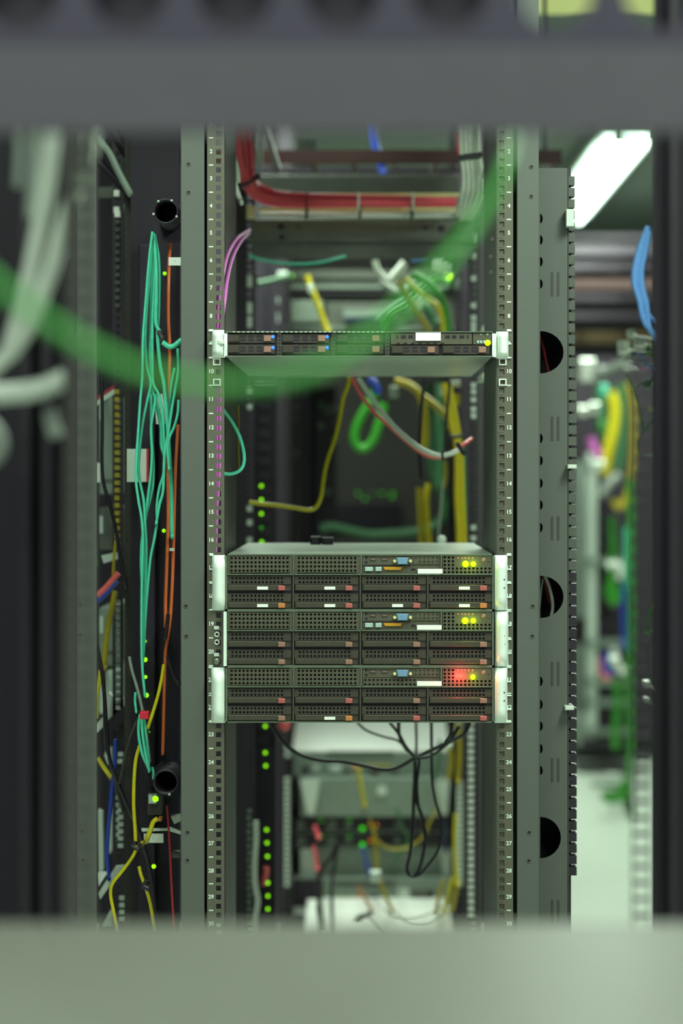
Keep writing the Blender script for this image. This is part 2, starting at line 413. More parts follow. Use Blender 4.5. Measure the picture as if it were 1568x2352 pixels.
for y in (1071, 1626): MB().prbox(1303-(y>1500)*6, y-4, 1324-(y>1500)*6, y+5, 3.58, 3.63, .001).build('clip', M['nut'], cm)

# ---------------------------------------------------------------- overhead beams and trays seen through the gaps
def beam(name, label, cat, x0, x1, ya, yb, d, dep, m):
    c = P((x0+x1)/2, yb, d); t = thing(name, label, cat, c)
    MB().pbox(x0, ya, x1, yb, d, d+.012).build('side_bar', m, t); MB().pbox(x0, ya, x1, yb, d+dep-.012, d+dep).build('side_bar', m, t)
    for x in (x0+40, x1-40):
        a_ = P(x, ya, d+dep/2); MB().box(a_.x-.005, a_.x+.005, a_.y-.005, a_.y+.005, a_.z-.03, 2.821).build('hanger_rod', M['black'], t)
    n = int((x1-x0)/90)
    for i in range(n+1):
        x = x0+8+(x1-x0-16)*i/max(1, n); MB().pbox(x-5, ya+(yb-ya)*.3, x+5, ya+(yb-ya)*.6, d+.012, d+dep-.012).build('rung', m, t)
    return t
beam('cable_tray', 'dark red brown overhead cable tray crossing above the racks', 'tray', 150, 1290, 344, 376, 5.25, .3, M['brown'])
beam('cable_tray', 'blackish overhead tray under the red brown one', 'tray', 470, 1240, 384, 397, 5.6, .28, M['bcab'])
for i, (ya, yb, d, m, lab) in enumerate([(538,548,9.0,'black','thin dark overhead tray highest in the far right aisle'),(562,586,10.0,'black','broad dark overhead tray in the far right aisle'),
      (604,618,10.6,'black','dull overhead tray below the broad dark one in the right aisle'),(640,664,9.6,'brown2','red brown overhead tray in the right aisle'),
      (676,690,11.0,'black','slim dark overhead tray under the red brown one, right aisle'),(716,732,11.6,'black','dark overhead tray low in the right aisle'),(762,786,12.0,'ochre2','mustard coloured overhead tray lowest in the right aisle')]):
    beam('cable_tray', lab, 'tray', 1150, 1700, ya, yb, d, .3, M[m])

# ================================================================ servers
def mesh_of(mb, name, m):
    me = bpy.data.meshes.new(name); me.from_pydata(mb.v, [], mb.f); me.polygons.foreach_set('use_smooth', mb.sm); me.materials.append(m); me.update(); return me
PX = D0/F
def rel(fn, name, m):
    mb = MB(); fn(mb); return mesh_of(mb, name, m)
def tray_front(mb):    # local: origin top left of tray front, x right, z down negative; width 147px, height 35px
    W, H = 147*PX, 35*PX
    mb.perf(8*PX, 130*PX, -19*PX, -1*PX, 0, .002, 14, 2, 2.9*PX)
    mb.box(0, 8*PX, 0, .003, -19*PX, -1*PX); mb.box(130*PX, W, 0, .003, -19*PX, -1*PX)
    mb.box(0, W, -.0004, .003, -1*PX, 0); mb.box(8*PX, 130*PX, .0035, .004, -19*PX, 0)
    mb.rbox(2*PX, 126*PX, -.003, .002, -33*PX, -20*PX, .0012)     # lever
    mb.box(0, W, .002, .012, -34*PX, -19*PX)
TRAY = rel(tray_front, 'tray_front', M['bezel2'])
LATCH = {k: rel(lambda mb: mb.rbox(0, 16*PX, -.0055, 0, -11*PX, 0, .001), 'latch', M[k]) for k in ('latch','latch2','latch3')}
LABEL = rel(lambda mb: mb.box(0, 25*PX, -.0036, -.003, -7*PX, 0), 'label', M['white'])
def pp(x, y): return (X(x, 3.5), 0, Z(y, 3.5))
def drive_tray(parent, x, y, lat, lab):
    t = bpy.data.objects.new('drive_tray', TRAY); COL.objects.link(t); t.parent = parent
    t.location = Vector(pp(x, y))+Vector((0,-.0075,0))-parent_loc(parent)
    shared('latch', LATCH[lat], (X(x+117,3.5), -.0075, Z(y+22,3.5)), t)
    if lab: shared('label', LABEL, (X(x+69,3.5), -.0075, Z(y+24,3.5)), t)
def handle(parent, x0, x1, y0, y1, m='ear'):
    mb = MB(); a, b = X(x0,3.5), X(x1,3.5); z0, z1 = Z(y1,3.5), Z(y0,3.5); wv = b-a; h = z1-z0; n = 10; k = 12; vs = []
    for j in range(k+1):                              # a handle bulging forward, rounded across
        t = j/k; z = z0+h*t; bulge = .004+.016*min(1, 6*t, 6*(1-t))
        for i in range(n+1):
            u = i/n; e = math.sin(math.pi*u)**.35; vs.append((a+wv*u, -bulge*e, z))
    fs = [(j*(n+1)+i, j*(n+1)+i+1, (j+1)*(n+1)+i+1, (j+1)*(n+1)+i) for j in range(k) for i in range(n)]
    mb.add(vs, fs, True); mb.box(a, b, -.001, .001, z0, z1); return mb.build('handle', M[m], parent)

def server2u(y, label, trays, top_extra, leds, left_handle=True, hdx=0):
    s = thing('rack_server', label, 'server', (X(826,3.5), .3, Z(y+129,3.5)), 'two-unit servers stacked in the main rack')
    MB().pbox(521, y+1, 1132, y+128, 3.502, 4.13).build('chassis', M['chassis'], s)
    MB().pbox(523, y+2, 1131, y+127, 3.4955, 3.5015).build('front_backing', M['void'], s)
    mb = MB(); mb.pbox(518, y, 1134, y+3, 3.490, 3.503); mb.pbox(518, y+126, 1134, y+129, 3.490, 3.503); mb.pbox(518, y, 522, y+129, 3.490, 3.503); mb.pbox(1130, y, 1134, y+129, 3.490, 3.503)
    mb.build('front_frame', M['trim'], s)
    mb = MB()
    for x in (673, 828): mb.pbox(x, y+3, x+3, y+47, 3.489, 3.5)
    mb.pbox(1012, y+3, 1015, y+47, 3.489, 3.5); mb.pbox(522, y+45, 1131, y+48, 3.489, 3.5)
    mb.build('divider', M['trim'], s)
    for x in (672, 826, 981): MB().pbox(x, y+48, x+2.5, y+127, 3.49, 3.5).build('tray_divider', M['bezel'], s)
    for x0, x1 in ((523, 672), (677, 827)):           # perforated vent panels
        m = MB(); m.perf(X(x0+5,3.5), X(x1-7,3.5), Z(y+42,3.5), Z(y+4,3.5), -.009, .002, 15, 4, 3.0*PX)
        m.pbox(x0, y+3, x0+5, y+45, 3.491, 3.495); m.pbox(x1-7, y+3, x1+1, y+45, 3.491, 3.495)
        m.build('vent_panel', M['bezel'], s)
    # port bay
    pb = MB(); pb.pbox(832, y+3, 1012, y+25, 3.4925, 3.496); pb.pbox(832, y+25, 1012, y+45, 3.493, 3.496); pb.build('port_panel', M['bezel'], s)
    pb = MB(); pb.perf(X(949,3.5), X(1008,3.5), Z(y+22,3.5), Z(y+4,3.5), -.0088, .0012, 6, 2, 2.9*PX, skip=() if y > 1300 else ((0,0),))
    pb.build('vent_panel', M['bezel'], s)
    pb = MB(); pb.cyl((X(841,3.5), -.0079, Z(y+7,3.5)), 3.2*PX, .0004, n=10); pb.cyl((X(841,3.5), -.0079, Z(y+18,3.5)), 3.2*PX, .0004, n=10); pb.build('vent_hole', M['void'], s)
    for x in (849, 876):
        u = MB(); u.pbox(x, y+8, x+14, y+15, 3.4915, 3.493); u.build('usb_socket', M['inner'], s)
        q = MB(); q.pbox(x+2, y+10.5, x+12, y+12.5, 3.4911, 3.4914); q.build('socket_tongue', M['latch3'], s)
    cx, cz = X(924,3.5), Z(y+15,3.5)
    v = MB(); q = [(-13,-7),(13,-7),(10,8),(-10,8)]; v.quadprism([(924+a, y+15+b) for a, b in q], 3.485, 3.493); vg = v.build('video_socket', M['vga'], s, .0008)
    v = MB(); v.quadprism([(924+a*1.25, y+15+b*1.15) for a, b in q], 3.489, 3.493); v.build('socket_shell', M['trim'], s)
    for sx in (-18, 18): MB().cyl((cx+sx*PX, -.0135, cz), 4*PX, .006, n=6).build('hex_nut', M['cream'], s)
    if top_extra:
        for x in (838, 862): MB().prbox(x, y+29, x+(18 if x < 850 else 14), y+39, 3.489, 3.493, .0006).build('network_socket', M['usb'], s)
        MB().quadprism([(880,y+29),(924,y+29),(920,y+36),(884,y+36)], 3.4905, 3.493).build('ochre_slot', M['ochre'], s)
        MB().pbox(944, y+33, 954, y+37, 3.4923, 3.493).build('slot', M['void'], s)
        MB().pbox(834, y+24.5, 944, y+26.5, 3.4915, 3.493).build('slot', M['void'], s)
    else:
        MB().perf(X(834,3.5), X(956,3.5), Z(y+45,3.5), Z(y+25,3.5), -.0085, .0014, 13, 2, 3.1*PX).build('vent_panel', M['bezel'], s)
        MB().pbox(834, y+26, 956, y+44, 3.4929, 3.4935).build('vent_backing', M['void'], s)
    MB().prbox(957+(y<1300)*2, y+34, 1014+(y<1300)*2, y+45, 3.4885, 3.4915, .0006).build('asset_label', M['white'], s)
    # control panel at the right
    sk = tuple((i, j) for i in range(3, 12) for j in (2, 3, 4)) ; sk = sk+tuple((i, 4) for i in (11,))
    cp = MB(); cp.perf(X(1016,3.5), X(1128,3.5), Z(y+45,3.5), Z(y+3,3.5), -.009, .002, 12, 5, 2.9*PX, skip=sk); cp.build('control_panel', M['bezel'], s)
    MB().dome((X(1110,3.5), -.009, Z(y+12,3.5)), 5*PX, 14, .35).build('power_button', M['latch3'], s)
    MB().dome((X(1120,3.5), -.009, Z(y+16,3.5)), 3*PX, 10, .35).build('reset_button', M['inner'], s)
    mb = MB()
    for i, x in enumerate((1050,1059,1066,1074,1083)): mb.pbox(x, y+6, x+4, y+11, 3.4905, 3.491)
    mb.build('indicator_icons', M['latch3'], s)
    for x, yy, r, k in leds:
        MB().dome((X(x,3.5), -.009, Z(yy,3.5)), r*PX, 12, .8).build('status_light', M[k], s)
        l = bpy.data.lights.new('led', 'POINT'); c = {'ledy': (.7,1,0), 'ledr': (1,.05,.06)}[k]; l.color = c; l.energy = .012 if k == 'ledy' else .045; l.shadow_soft_size = .0035
        lo = bpy.data.objects.new('led', l); COL.objects.link(lo); lo.parent = s; lo.location = Vector((X(x,3.5), -.020 if k == 'ledr' else -.015, Z(yy,3.5)))-parent_loc(s)
    for i, x in enumerate((522, 676, 831, 984)):
        for j, dy in enumerate((49, 89)):
            la, lb = trays[j][i]; drive_tray(s, x, y+dy+.5, la, lb)
    if left_handle: handle(s, 487+hdx, 520+hdx, y+2, y+129)
    else: MB().pbox(513, y+3, 520, y+128, 3.488, 3.502).build('front_edge', M['ear'], s)
    handle(s, 1133+(y>1350 and y<1450)*3, 1165+(y>1350 and y<1450)*2, y+2, y+129)
    for yy in (y+.5, y+33, y+65, y+97, y+126):        # notched mounting ear behind the handles
        if left_handle: MB().pbox(481+hdx, yy, 490+hdx, yy+3, 3.4975, 3.4995).build('ear_tab', M['ear'], s)
        MB().pbox(1163, yy, 1174, yy+3, 3.4975, 3.4995).build('ear_tab', M['ear'], s)
    for yy in (y+57, y+76): MB().cyl((X(1156,3.5), -.019, Z(yy,3.5)), 2*PX, .004, n=8).build('screw_hole', M['inner'], s)
    return s
a, b, c = 'latch', 'latch2', 'latch3'
server2u(1273, 'two-unit server on top of the stack of three, white labels on most drive trays', [[(a,1),(a,1),(a,0),(a,1)],[(b,1),(a,1),(a,1),(b,1)]], True, [(1068,1295,8,'ledy'),(1086,1295,6.5,'ledy')])
server2u(1402, 'middle two-unit server of the stack, its left handle missing', [[(c,0)]*4,[(c,0)]*4], True, [(1067,1425,8,'ledy'),(1086,1425,6.5,'ledy')], left_handle=False)
server2u(1531, 'bottom two-unit server of the stack with a glowing red alarm light', [[(a,0),(a,0),(c,0),(c,0)],[(c,0),(b,1),(a,0),(a,0)]], False, [(1048,1553,3.5,'ledr'),(1057,1553,3.5,'ledr'),(1085,1554,6.5,'ledy')], hdx=-2)

# ---------------------------------------------------------------- one-unit server
s = thing('rack_server', 'slim one-unit server with blue drive lights mounted alone above the stack', 'server', (X(826,3.5), .3, Z(820,3.5)))
MB().pbox(519, 763, 1131, 819, 3.502, 4.2).build('chassis', M['chassis'], s)
mb = MB(); mb.pbox(519, 761, 1131, 763.5, 3.49, 3.503); mb.pbox(517, 817, 1132, 820, 3.488, 3.503); mb.build('front_frame', M['trim'], s)
MB().pbox(521, 763, 1130, 818, 3.4965, 3.5015).build('front_backing', M['void'], s)
def tray1(mb):     # 110 x 23 px
    mb.rbox(0, 110*PX, -.0025, .003, -22*PX, 0, .0008); mb.rbox(2*PX, 28*PX, -.005, 0, -19*PX, -3*PX, .0008)
TR1 = rel(tray1, 'tray1', M['tray1']); SL = rel(lambda mb: mb.box(0, 12*PX, -.0042, -.0026, -5*PX, 0), 'slot', M['void'])
LT1 = rel(lambda mb: mb.rbox(0, 17*PX, -.006, 0, -14*PX, 0, .0008), 'latch', M['latch3'])
for x, y in ((522,767),(522,792),(646,767),(646,792),(770,767),(770,792),(897,793),(1014,793)):
    t = bpy.data.objects.new('drive_tray', TR1); COL.objects.link(t); t.parent = s; t.location = Vector((X(x,3.5), -.004, Z(y,3.5)))-parent_loc(s)
    for k in range(3):
        for dy in (4, 12): shared('vent_slot', SL, (X(x+30+19*k,3.5), -.0025, Z(y+dy,3.5)), t)
    shared('latch', LT1, (X(x+84,3.5), -.004, Z(y+4,3.5)), t)
    if x < 700: MB().dome((X(x+105,3.5), -.0065, Z(y+7,3.5)), 4*PX, 12, .9).build('drive_light', M['ledb'], t)
for x in (641, 765, 889):
    mb = MB(); mb.pbox(x-4, 764, x+5, 817, 3.494, 3.4965); mb.build('column', M['bezel'], s)
    mb = MB()
    for k in range(6): mb.pbox(x-2, 770+k*8, x+3, 775+k*8, 3.4934, 3.4939)
    mb.build('vent_slots', M['void'], s)
mb = MB()
for i in range(34):
    x = 534+i*11
    if x < 880: mb.pbox(x, 761.2, x+6, 763.4, 3.4892, 3.4899)
mb.build('vent_slots', M['pale'], s)
MB().pbox(897, 765, 1084, 791, 3.492, 3.4965).build('media_bay', M['bezel'], s, .0006)
mb = MB()
for x, w_ in ((910,4),(921,11),(938,10),(1022,11),(1038,10),(1055,11),(1072,4)): mb.pbox(x, 770, x+w_, 777, 3.4914, 3.4919)
for x in range(910, 1020, 17): mb.pbox(x, 787, x+8, 790, 3.4914, 3.4919)
mb.build('vent_slots', M['void'], s)
MB().prbox(954, 764, 1012, 783, 3.4885, 3.4915, .0006).build('asset_label', M['white'], s)
MB().pbox(1086, 765, 1129, 791, 3.4925, 3.4965).build('control_panel', M['bezel'], s)
for x, y, r in ((1103,770,3),(1118,770,4.5)): MB().dome((X(x,3.5), -.0075, Z(y,3.5)), r*PX, 12, .5).build('power_button', M['trim'], s)
for x in (1097,1104,1111): MB().pbox(x-2, 782, x+3, 788, 3.4915, 3.4925).build('indicator', M['usb'], s)
MB().dome((X(1119,3.5), -.0075, Z(788,3.5)), 7*PX, 14, .8).build('status_light', M['ledy'], s)
handle(s, 487, 515, 758, 822); handle(s, 1139, 1167, 762, 824)
MB().pbox(514, 766, 522, 820, 3.49, 3.5).build('front_edge', M['ear'], s); MB().pbox(1130, 766, 1140, 820, 3.49, 3.5).build('front_edge', M['ear'], s)
for y in (758, 788, 820):
    MB().pbox(479, y, 490, y+3, 3.4975, 3.4995).build('ear_tab', M['ear'], s); MB().pbox(1164, y, 1174, y+3, 3.4975, 3.4995).build('ear_tab', M['ear'], s)
MB().prbox(500, 781, 514, 790, 3.478, 3.49, .001).build('thumb_screw', M['nut'], s)
# mounting rail ends of the one-unit server
MB().quadprism([(1107,869),(1110,855),(1121,846),(1123,869)], 4.0, 4.2).build('slide_rail', M['nut'], s)
MB().quadprism([(1107,762),(1112,742),(1117,762)], 3.9, 4.0).build('slide_rail', M['nut'], s)

# ================================================================ upper bay, seen at the rear rails
def device(name, label, cat, x0, y0, x1, y1, d, dep, m, group=None, bevel=.002):
    c = P((x0+x1)/2, y1, d); t = thing(name, label, cat, (c.x, c.y+dep/2, c.z), group)
    MB().pbox(x0, y0, x1, y1, d, d+dep).build('body', M[m], t, bevel); return t
t = device('blanking_panel', 'wide flat grey panel with a few oval holes below the red cable bundle', 'panel', 575, 503, 1088, 555, 4.70, .012, 'dgrey')
MB().pbox(580, 556, 1085, 593, 4.72, 4.74).build('lower_lip', M['dgrey'], t)
for x, y, r in ((645,520,8),(683,520,3.5),(647,545,6),(977,523,4),(1013,525,9)):
    c = P(x, y, 4.70); MB().cyl((c.x, c.y-.0008, c.z), r*4.7/F, .001, n=14).build('hole', M['void'], t)
t = device('shelf_panel', 'dark grey panel behind the top of the red and white cable bundles', 'panel', 560, 402, 1055, 446, 5.2, .02, 'dgrey'); HOLD.append((t, 800, 424, 5.22))
t = thing('lacing_bar', 'pale yellow lacing bars that carry the red cable bundle', 'bar', P(820, 485, 4.62))
for y, h, m in ((447,4,'cream'),(481,5,'cream')): MB().pbox(592, y-h, 1068, y+h, 4.66, 4.665).build('bar', M[m], t, .0008)
MB().pbox(566, 473, 584, 500, 4.64, 4.66).build('end_bracket', M['cream'], t); MB().pbox(1066, 440, 1076, 505, 4.66, 4.68).build('end_bracket', M['dgrey'], t)

# back dark wall of equipment: rack row behind
r2 = thing('server_rack', 'open rack in the row behind, full of pale devices seen below the server stack', 'rack', (X(860,6), 3.0, 0))
for xa, xb, ha, hb in ((652, 668, 656, 664), (1047, 1064, 1051, 1060)):
    hole_strip(MB(), xa, xb, ha, hb, [600+i*12.6 for i in range(150)], 3.8, 6.0, .003, 60, 2270).build('rail', M['black'], r2)
MB().pbox(640, 60, 652, 2270, 6.0, 6.9).build('post', M['black'], r2); MB().pbox(1064, 60, 1084, 2270, 6.0, 6.9).build('post', M['black'], r2)
nuts(r2, [(660,1718),(660,1734)]+[(659,1790+12.7*i) for i in range(20)], 5.99, 11, 8, 'pale')
nuts(r2, [(1055,1800+12.7*i) for i in range(19)]+[(1052,1660),(1052,1674)], 5.99, 13, 9, 'pale')
MB().pbox(636, 60, 1090, 80, 6.0, 6.9).build('top_frame', M['black'], r2); MB().box(X(636,6), X(1090,6), 2.5, 3.4, .001, .05).build('base_frame', M['black'], r2)
c = P(636, 330, 7.2)
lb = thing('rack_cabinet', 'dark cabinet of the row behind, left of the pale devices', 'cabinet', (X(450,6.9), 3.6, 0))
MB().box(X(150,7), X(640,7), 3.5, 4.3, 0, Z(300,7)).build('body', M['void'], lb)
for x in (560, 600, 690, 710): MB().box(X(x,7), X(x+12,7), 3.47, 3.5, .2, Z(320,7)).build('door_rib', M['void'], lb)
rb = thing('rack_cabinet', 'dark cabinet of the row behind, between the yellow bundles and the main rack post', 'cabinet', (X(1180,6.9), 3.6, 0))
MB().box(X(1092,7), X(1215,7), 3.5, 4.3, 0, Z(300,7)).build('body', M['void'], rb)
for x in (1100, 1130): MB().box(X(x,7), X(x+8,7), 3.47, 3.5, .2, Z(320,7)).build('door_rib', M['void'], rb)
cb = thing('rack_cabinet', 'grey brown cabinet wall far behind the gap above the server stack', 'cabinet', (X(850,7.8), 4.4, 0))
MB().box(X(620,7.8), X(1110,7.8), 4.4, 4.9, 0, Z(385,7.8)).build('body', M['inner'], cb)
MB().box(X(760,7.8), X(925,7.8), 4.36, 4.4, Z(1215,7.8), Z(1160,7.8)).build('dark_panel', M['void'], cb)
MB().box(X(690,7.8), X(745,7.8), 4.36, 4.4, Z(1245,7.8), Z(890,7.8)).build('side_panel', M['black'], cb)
for i, (x, y) in enumerate(((822,1133),(838,1146),(855,1133),(877,1133),(902,1133),(900,1141))):
    MB().dome(P(x, y, 7.7), 2.2*7.7/F, 10).build('status_light', M['ledg2' if i != 2 else 'ledgd'], cb)

# devices in the row behind: lower part
GP = None
def vents(parent, x0, x1, y0, y1, n, d, m='void'):
    mb = MB()
    for i in range(n):
        x = x0+(x1-x0)*i/n; mb.pbox(x, y0, x+(x1-x0)/n*.55, y1, d-.002, d-.0005)
    return mb.build('vent_slots', M[m], parent)
def port(parent, x, y, w_, h, d, m='void', name='socket'): return MB().prbox(x-w_/2, y-h/2, x+w_/2, y+h/2, d-.004, d-.0005, .001).build(name, M[m], parent)
def pled(parent, x, y, d, r, m): return MB().dome(tuple(P(x, y, d)), r*d/F, 10).build('status_light', M[m], parent)
t = device('storage_unit', 'large white topped device directly under the server stack, behind', 'device', 672, 1725, 1032, 1786, 6.1, .6, 'grey')
MB().add([P(672,1724,6.1), P(1032,1724,6.1), P(1032,1655,6.1)+Vector((0,.45,0)), P(672,1655,6.1)+Vector((0,.45,0)), P(672,1728,6.1), P(1032,1728,6.1), P(1032,1660,6.1)+Vector((0,.45,0)), P(672,1660,6.1)+Vector((0,.45,0))],
     [(0,1,2,3),(0,4,5,1),(1,5,6,2),(3,2,6,7),(0,3,7,4)]).build('sloping_cover', M['white'], t)
vents(t, 752, 905, 1724, 1733, 24, 6.1); vents(t, 752, 905, 1738, 1742, 20, 6.1, 'dgrey')
for x, y, w_, h, m in ((702,1768,14,13,'void'),(726,1765,12,14,'pale'),(795,1772,10,8,'void'),(770,1766,26,16,'pale'),(860,1775,20,10,'brown'),(905,1770,24,12,'dgrey'),(870,1760,60,5,'mustard')): port(t, x, y, w_, h, 6.1, m)
t = device('rack_server', 'pale grey covered server with a small oval badge, below the white topped device', 'server', 690, 1788, 1030, 1876, 6.05, .5, 'grey')
for x0, x1, x2, x3 in ((688,734,722,706),(996,1032,1028,1012)): MB().quadprism([(x0,1792),(x1,1792),(x2,1870),(x3,1870)], 6.04, 6.05).build('side_bracket', M['pale'], t)
c = P(877, 1816, 6.045); MB().cyl((c.x, c.y, c.z), .014, .004, n=18).build('badge', M['pale'], t)
for k, (ya, yb) in enumerate(((1877, 1912), (1914, 1946))):
    t = device('power_supply_unit', ('upper' if k == 0 else 'lower')+' of two dark devices with round fan knobs and green and orange lights', 'device', 676, ya, 1036, yb, 6.1, .5, 'black')
    ym = (ya+yb)/2
    for x, r in ((692,9),(760,11),(800,8),(912,7)):
        c = P(x, ym, 6.1); MB().ring((c.x, c.y-.006, c.z), r*.5*6.1/F, r*6.1/F, .006, n=16).build('fan_ring', M['grey'], t)
        MB().cyl((c.x, c.y-.004, c.z), r*.35*6.1/F, .004, n=12).build('fan_hub', M['dgrey'], t)
    for x in (737, 802): pled(t, x, ya+7, 6.09, 3.5, 'ledgd')
    pled(t, 832, ya+26, 6.09, 4.5, 'ledg2'); pled(t, 851, ya+17, 6.09, 3, 'ledo'); pled(t, 864, ya+18, 6.09, 2.6, 'ledo')
    vents(t, 880, 935, ya+8, yb-8, 8, 6.1, 'void'); MB().pbox(676, yb-3, 1036, yb, 6.095, 6.1).build('lip', M['grey'], t)
t = device('rack_server', 'smooth grey server face above the vented device near the bottom', 'server', 690, 1948, 1036, 2016, 6.1, .5, 'grey')
for pts in ([(690,1950),(722,1950),(728,2014),(690,2014)], [(1010,1950),(1038,1950),(1036,2014),(1018,2014)]): MB().quadprism(pts, 6.09, 6.1).build('side_bracket', M['pale'], t)
t = device('storage_unit', 'vented grey device with a row of slots just above the bottom white box', 'device', 668, 2018, 1040, 2084, 6.05, .5, 'grey')
vents(t, 770, 908, 2024, 2036, 20, 6.05); MB().pbox(672, 2020, 740, 2082, 6.04, 6.05).build('dark_bay', M['void'], t)
for x, y, w_, h, m in ((795,2070,24,16,'cream'),(797,2074,14,8,'void'),(822,2060,10,10,'latch2'),(838,2068,10,9,'brown'),(858,2062,16,8,'void'),(880,2070,16,8,'void'),(926,2058,26,34,'pale'),(970,2056,50,24,'dgrey'),(990,2060,10,22,'mustard')): port(t, x, y, w_, h, 6.05, m)
t = thing('storage_unit', 'bright white box at the bottom edge behind the near shelf', 'device', P(870, 2180, 5.9))
MB().add([P(694,2200,5.7), P(1048,2200,5.7), P(1034,2087,5.7)+Vector((0,.5,0)), P(700,2087,5.7)+Vector((0,.5,0)), P(694,2220,5.7), P(1048,2220,5.7), P(1034,2092,5.7)+Vector((0,.5,0)), P(700,2092,5.7)+Vector((0,.5,0))],
     [(0,1,2,3),(0,4,5,1),(1,5,6,2),(3,2,6,7),(0,3,7,4)]).build('cover', M['white'], t)
MB().pbox(694, 2200, 1048, 2260, 5.7, 6.2).build('body', M['grey'], t)
MB().quadprism([(812,2118),(824,2104),(838,2102),(850,2092),(858,2098),(846,2110),(838,2110),(824,2124)], 5.6, 5.62).build('cable_clip', M['dgrey'], t)

# devices in the row behind: upper part
t = device('network_switch', 'grey device with a rounded pale module behind the gap above the one-unit server', 'device', 652, 640, 1045, 757, 6.2, .5, 'dgrey')
MB().pbox(655, 620, 1045, 640, 6.19, 6.25).build('vent_strip', M['dgrey'], t)
MB().quadprism([(665,690),(742,690),(742,740),(668,742)], 6.14, 6.19).build('module', M['grey'], t, .004)
MB().pbox(750, 695, 925, 748, 6.15, 6.19).build('module', M['dgrey'], t, .003); MB().pbox(788, 710, 906, 728, 6.13, 6.149).build('label_strip', M['grey'], t)
MB().pbox(790, 729, 900, 740, 6.13, 6.149).build('slot', M['navy'], t); MB().pbox(655, 748, 1040, 757, 6.15, 6.19).build('lower_rim', M['grey'], t)
MB().pbox(660, 655, 1030, 662, 6.17, 6.2).build('rib', M['grey'], t); MB().pbox(660, 670, 930, 676, 6.17, 6.2).build('rib', M['black'], t)
pled(t, 668, 633, 6.1, 4, 'ledg'); pled(t, 1030, 635, 6.0, 6.5, 'ledy')
for x, y in ((642,690),(642,735),(642,726)): port(t, x, y, 10, 12, 6.1, 'pale')

# dim knobs and connectors in the middle gap (soft blobs)
t = thing('patch_panel', 'tall dim strip of round grey connectors behind the yellow cable', 'panel', (X(735,6.8), 3.3, Z(1245,6.8)))
MB().pbox(722, 890, 772, 1245, 6.8, 6.83).build('strip', M['black'], t)
for x, y, r in ((738,932,10),(752,946,9),(764,936,8),(735,978,9),(678,1040,9),(676,935,7),(675,960,6),(752,1130,9),(768,1010,7)):
    MB().dome(tuple(P(x, y, 6.78)), r*6.78/F, 12, .5).build('connector', M['grey'], t)
MB().dome(tuple(P(737, 933, 6.7)), 7*6.7/F, 12, .5).build('connector', M['dgreen'], t)

# power strip with green lights on the left of the bay
t = thing('power_strip', 'tall black power strip with a column of green lights behind the left rear rail', 'power strip', (X(606,4.95), 1.5, 0.3))
MB().pbox(584, 880, 634, 2500, 4.95, 5.02).build('body', M['void'], t, .003)
for i in range(26):
    y = 900+i*32
    MB().pbox(592, y-9, 618, y+9, 4.944, 4.95).build('outlet', M['black'], t)
for x, y, m in ((600,1116,'ledg'),(600,1148,'ledg'),(600,1180,'ledg'),(600,1212,'ledgd'),(601,1245,'ledg'),(609,1668,'ledg'),(609,1729,'ledg'),(610,1759,'ledg'),(612,1906,'ledg'),(613,1936,'ledg'),(614,1967,'ledg'),(615,2028,'ledg'),(615,2058,'ledg'),(615,2088,'ledg')):
    MB().dome(tuple(P(x, y, 4.94)), 3.6*4.94/F, 12).build('status_light', M[m], t)
# orange red cap under the stack
t = MB().dome(tuple(P(652, 1665, 4.9)), 15*4.9/F, 16).build('cap_dome', M['coral']); HOLD.append((t, 652, 1665, 4.9)); tag(t, 'orange red round cap peeking out under the server stack', 'cap')
t = thing('plug', 'black power plug lying on the rear edge of the topmost stacked server', 'plug', P(737, 1250, 4.15))
MB().prbox(712, 1234, 736, 1252, 4.02, 4.1, .003).build('body', M['bcab'], t); MB().prbox(739, 1236, 764, 1251, 4.02, 4.1, .003).build('body', M['bcab'], t)
t = MB().dome(tuple(P(1014, 1240, 4.3)), 11*4.3/F, 12); t = t.build('bolt_head', M['pale']); HOLD.append((t, 1014, 1240, 4.3)); tag(t, 'pale round bolt at the rear right edge of the stack top', 'bolt')

# ================================================================ left bay devices

def slab(label, pts, d, dd, m, cat='panel', name='panel'):
    c = P(sum(p[0] for p in pts)/len(pts), max(p[1] for p in pts), d)
    t = thing(name, label, cat, c); MB().quadprism(pts, d, d+dd).build('sheet', M[m], t); HOLD.append((t, sum(p[0] for p in pts)/len(pts), sum(p[1] for p in pts)/len(pts), d+dd)); return t
slab('pale slanted plate beside the white nuts at upper left', [(283,470),(300,460),(330,478),(330,532),(288,505)], 4.0, .01, 'grey', 'plate', 'plate')
slab('dark grey top plate at the upper left of the left bay', [(222,430),(275,428),(262,452),(222,452)], 4.3, .02, 'dgrey', 'plate', 'plate')
for i, (y0, y1, m, lab) in enumerate([(905,1135,'grey','tall grey module with rounded end left of the yellow lit nuts'),(1165,1262,'dgrey','grey module below a black strap in the left bay'),
        (1395,1530,'grey','pale module behind the yellow cable in the left bay'),(1540,1640,'pale','bright module behind the grey cable in the left bay')]):
    t = thing('device', lab, 'device', P(240, y1, 4.3)); MB().pbox(226, y0, 262, y1, 4.3, 4.6).build('body', M[m], t, .004); HOLD.append((t, 244, (y0+y1)/2, 4.6))
    MB().pbox(228, y0+20, 236, y0+60, 4.295, 4.3).build('handle', M['pale'], t); MB().pbox(240, y1-34, 258, y1-28, 4.296, 4.3).build('slot', M['dgrey'], t)
slab('short black strap across the left bay', [(218,1148),(262,1146),(262,1160),(218,1160)], 4.15, .01, 'void', 'strap', 'strap')
slab('white corner plate left of the black strap', [(216,1062),(229,1064),(229,1108),(216,1108)], 4.0, .01, 'white', 'plate', 'plate')
slab('white tilted label plate above the red and blue cables', [(232,1276),(268,1268),(270,1284),(238,1294)], 4.05, .01, 'pale', 'plate', 'plate')
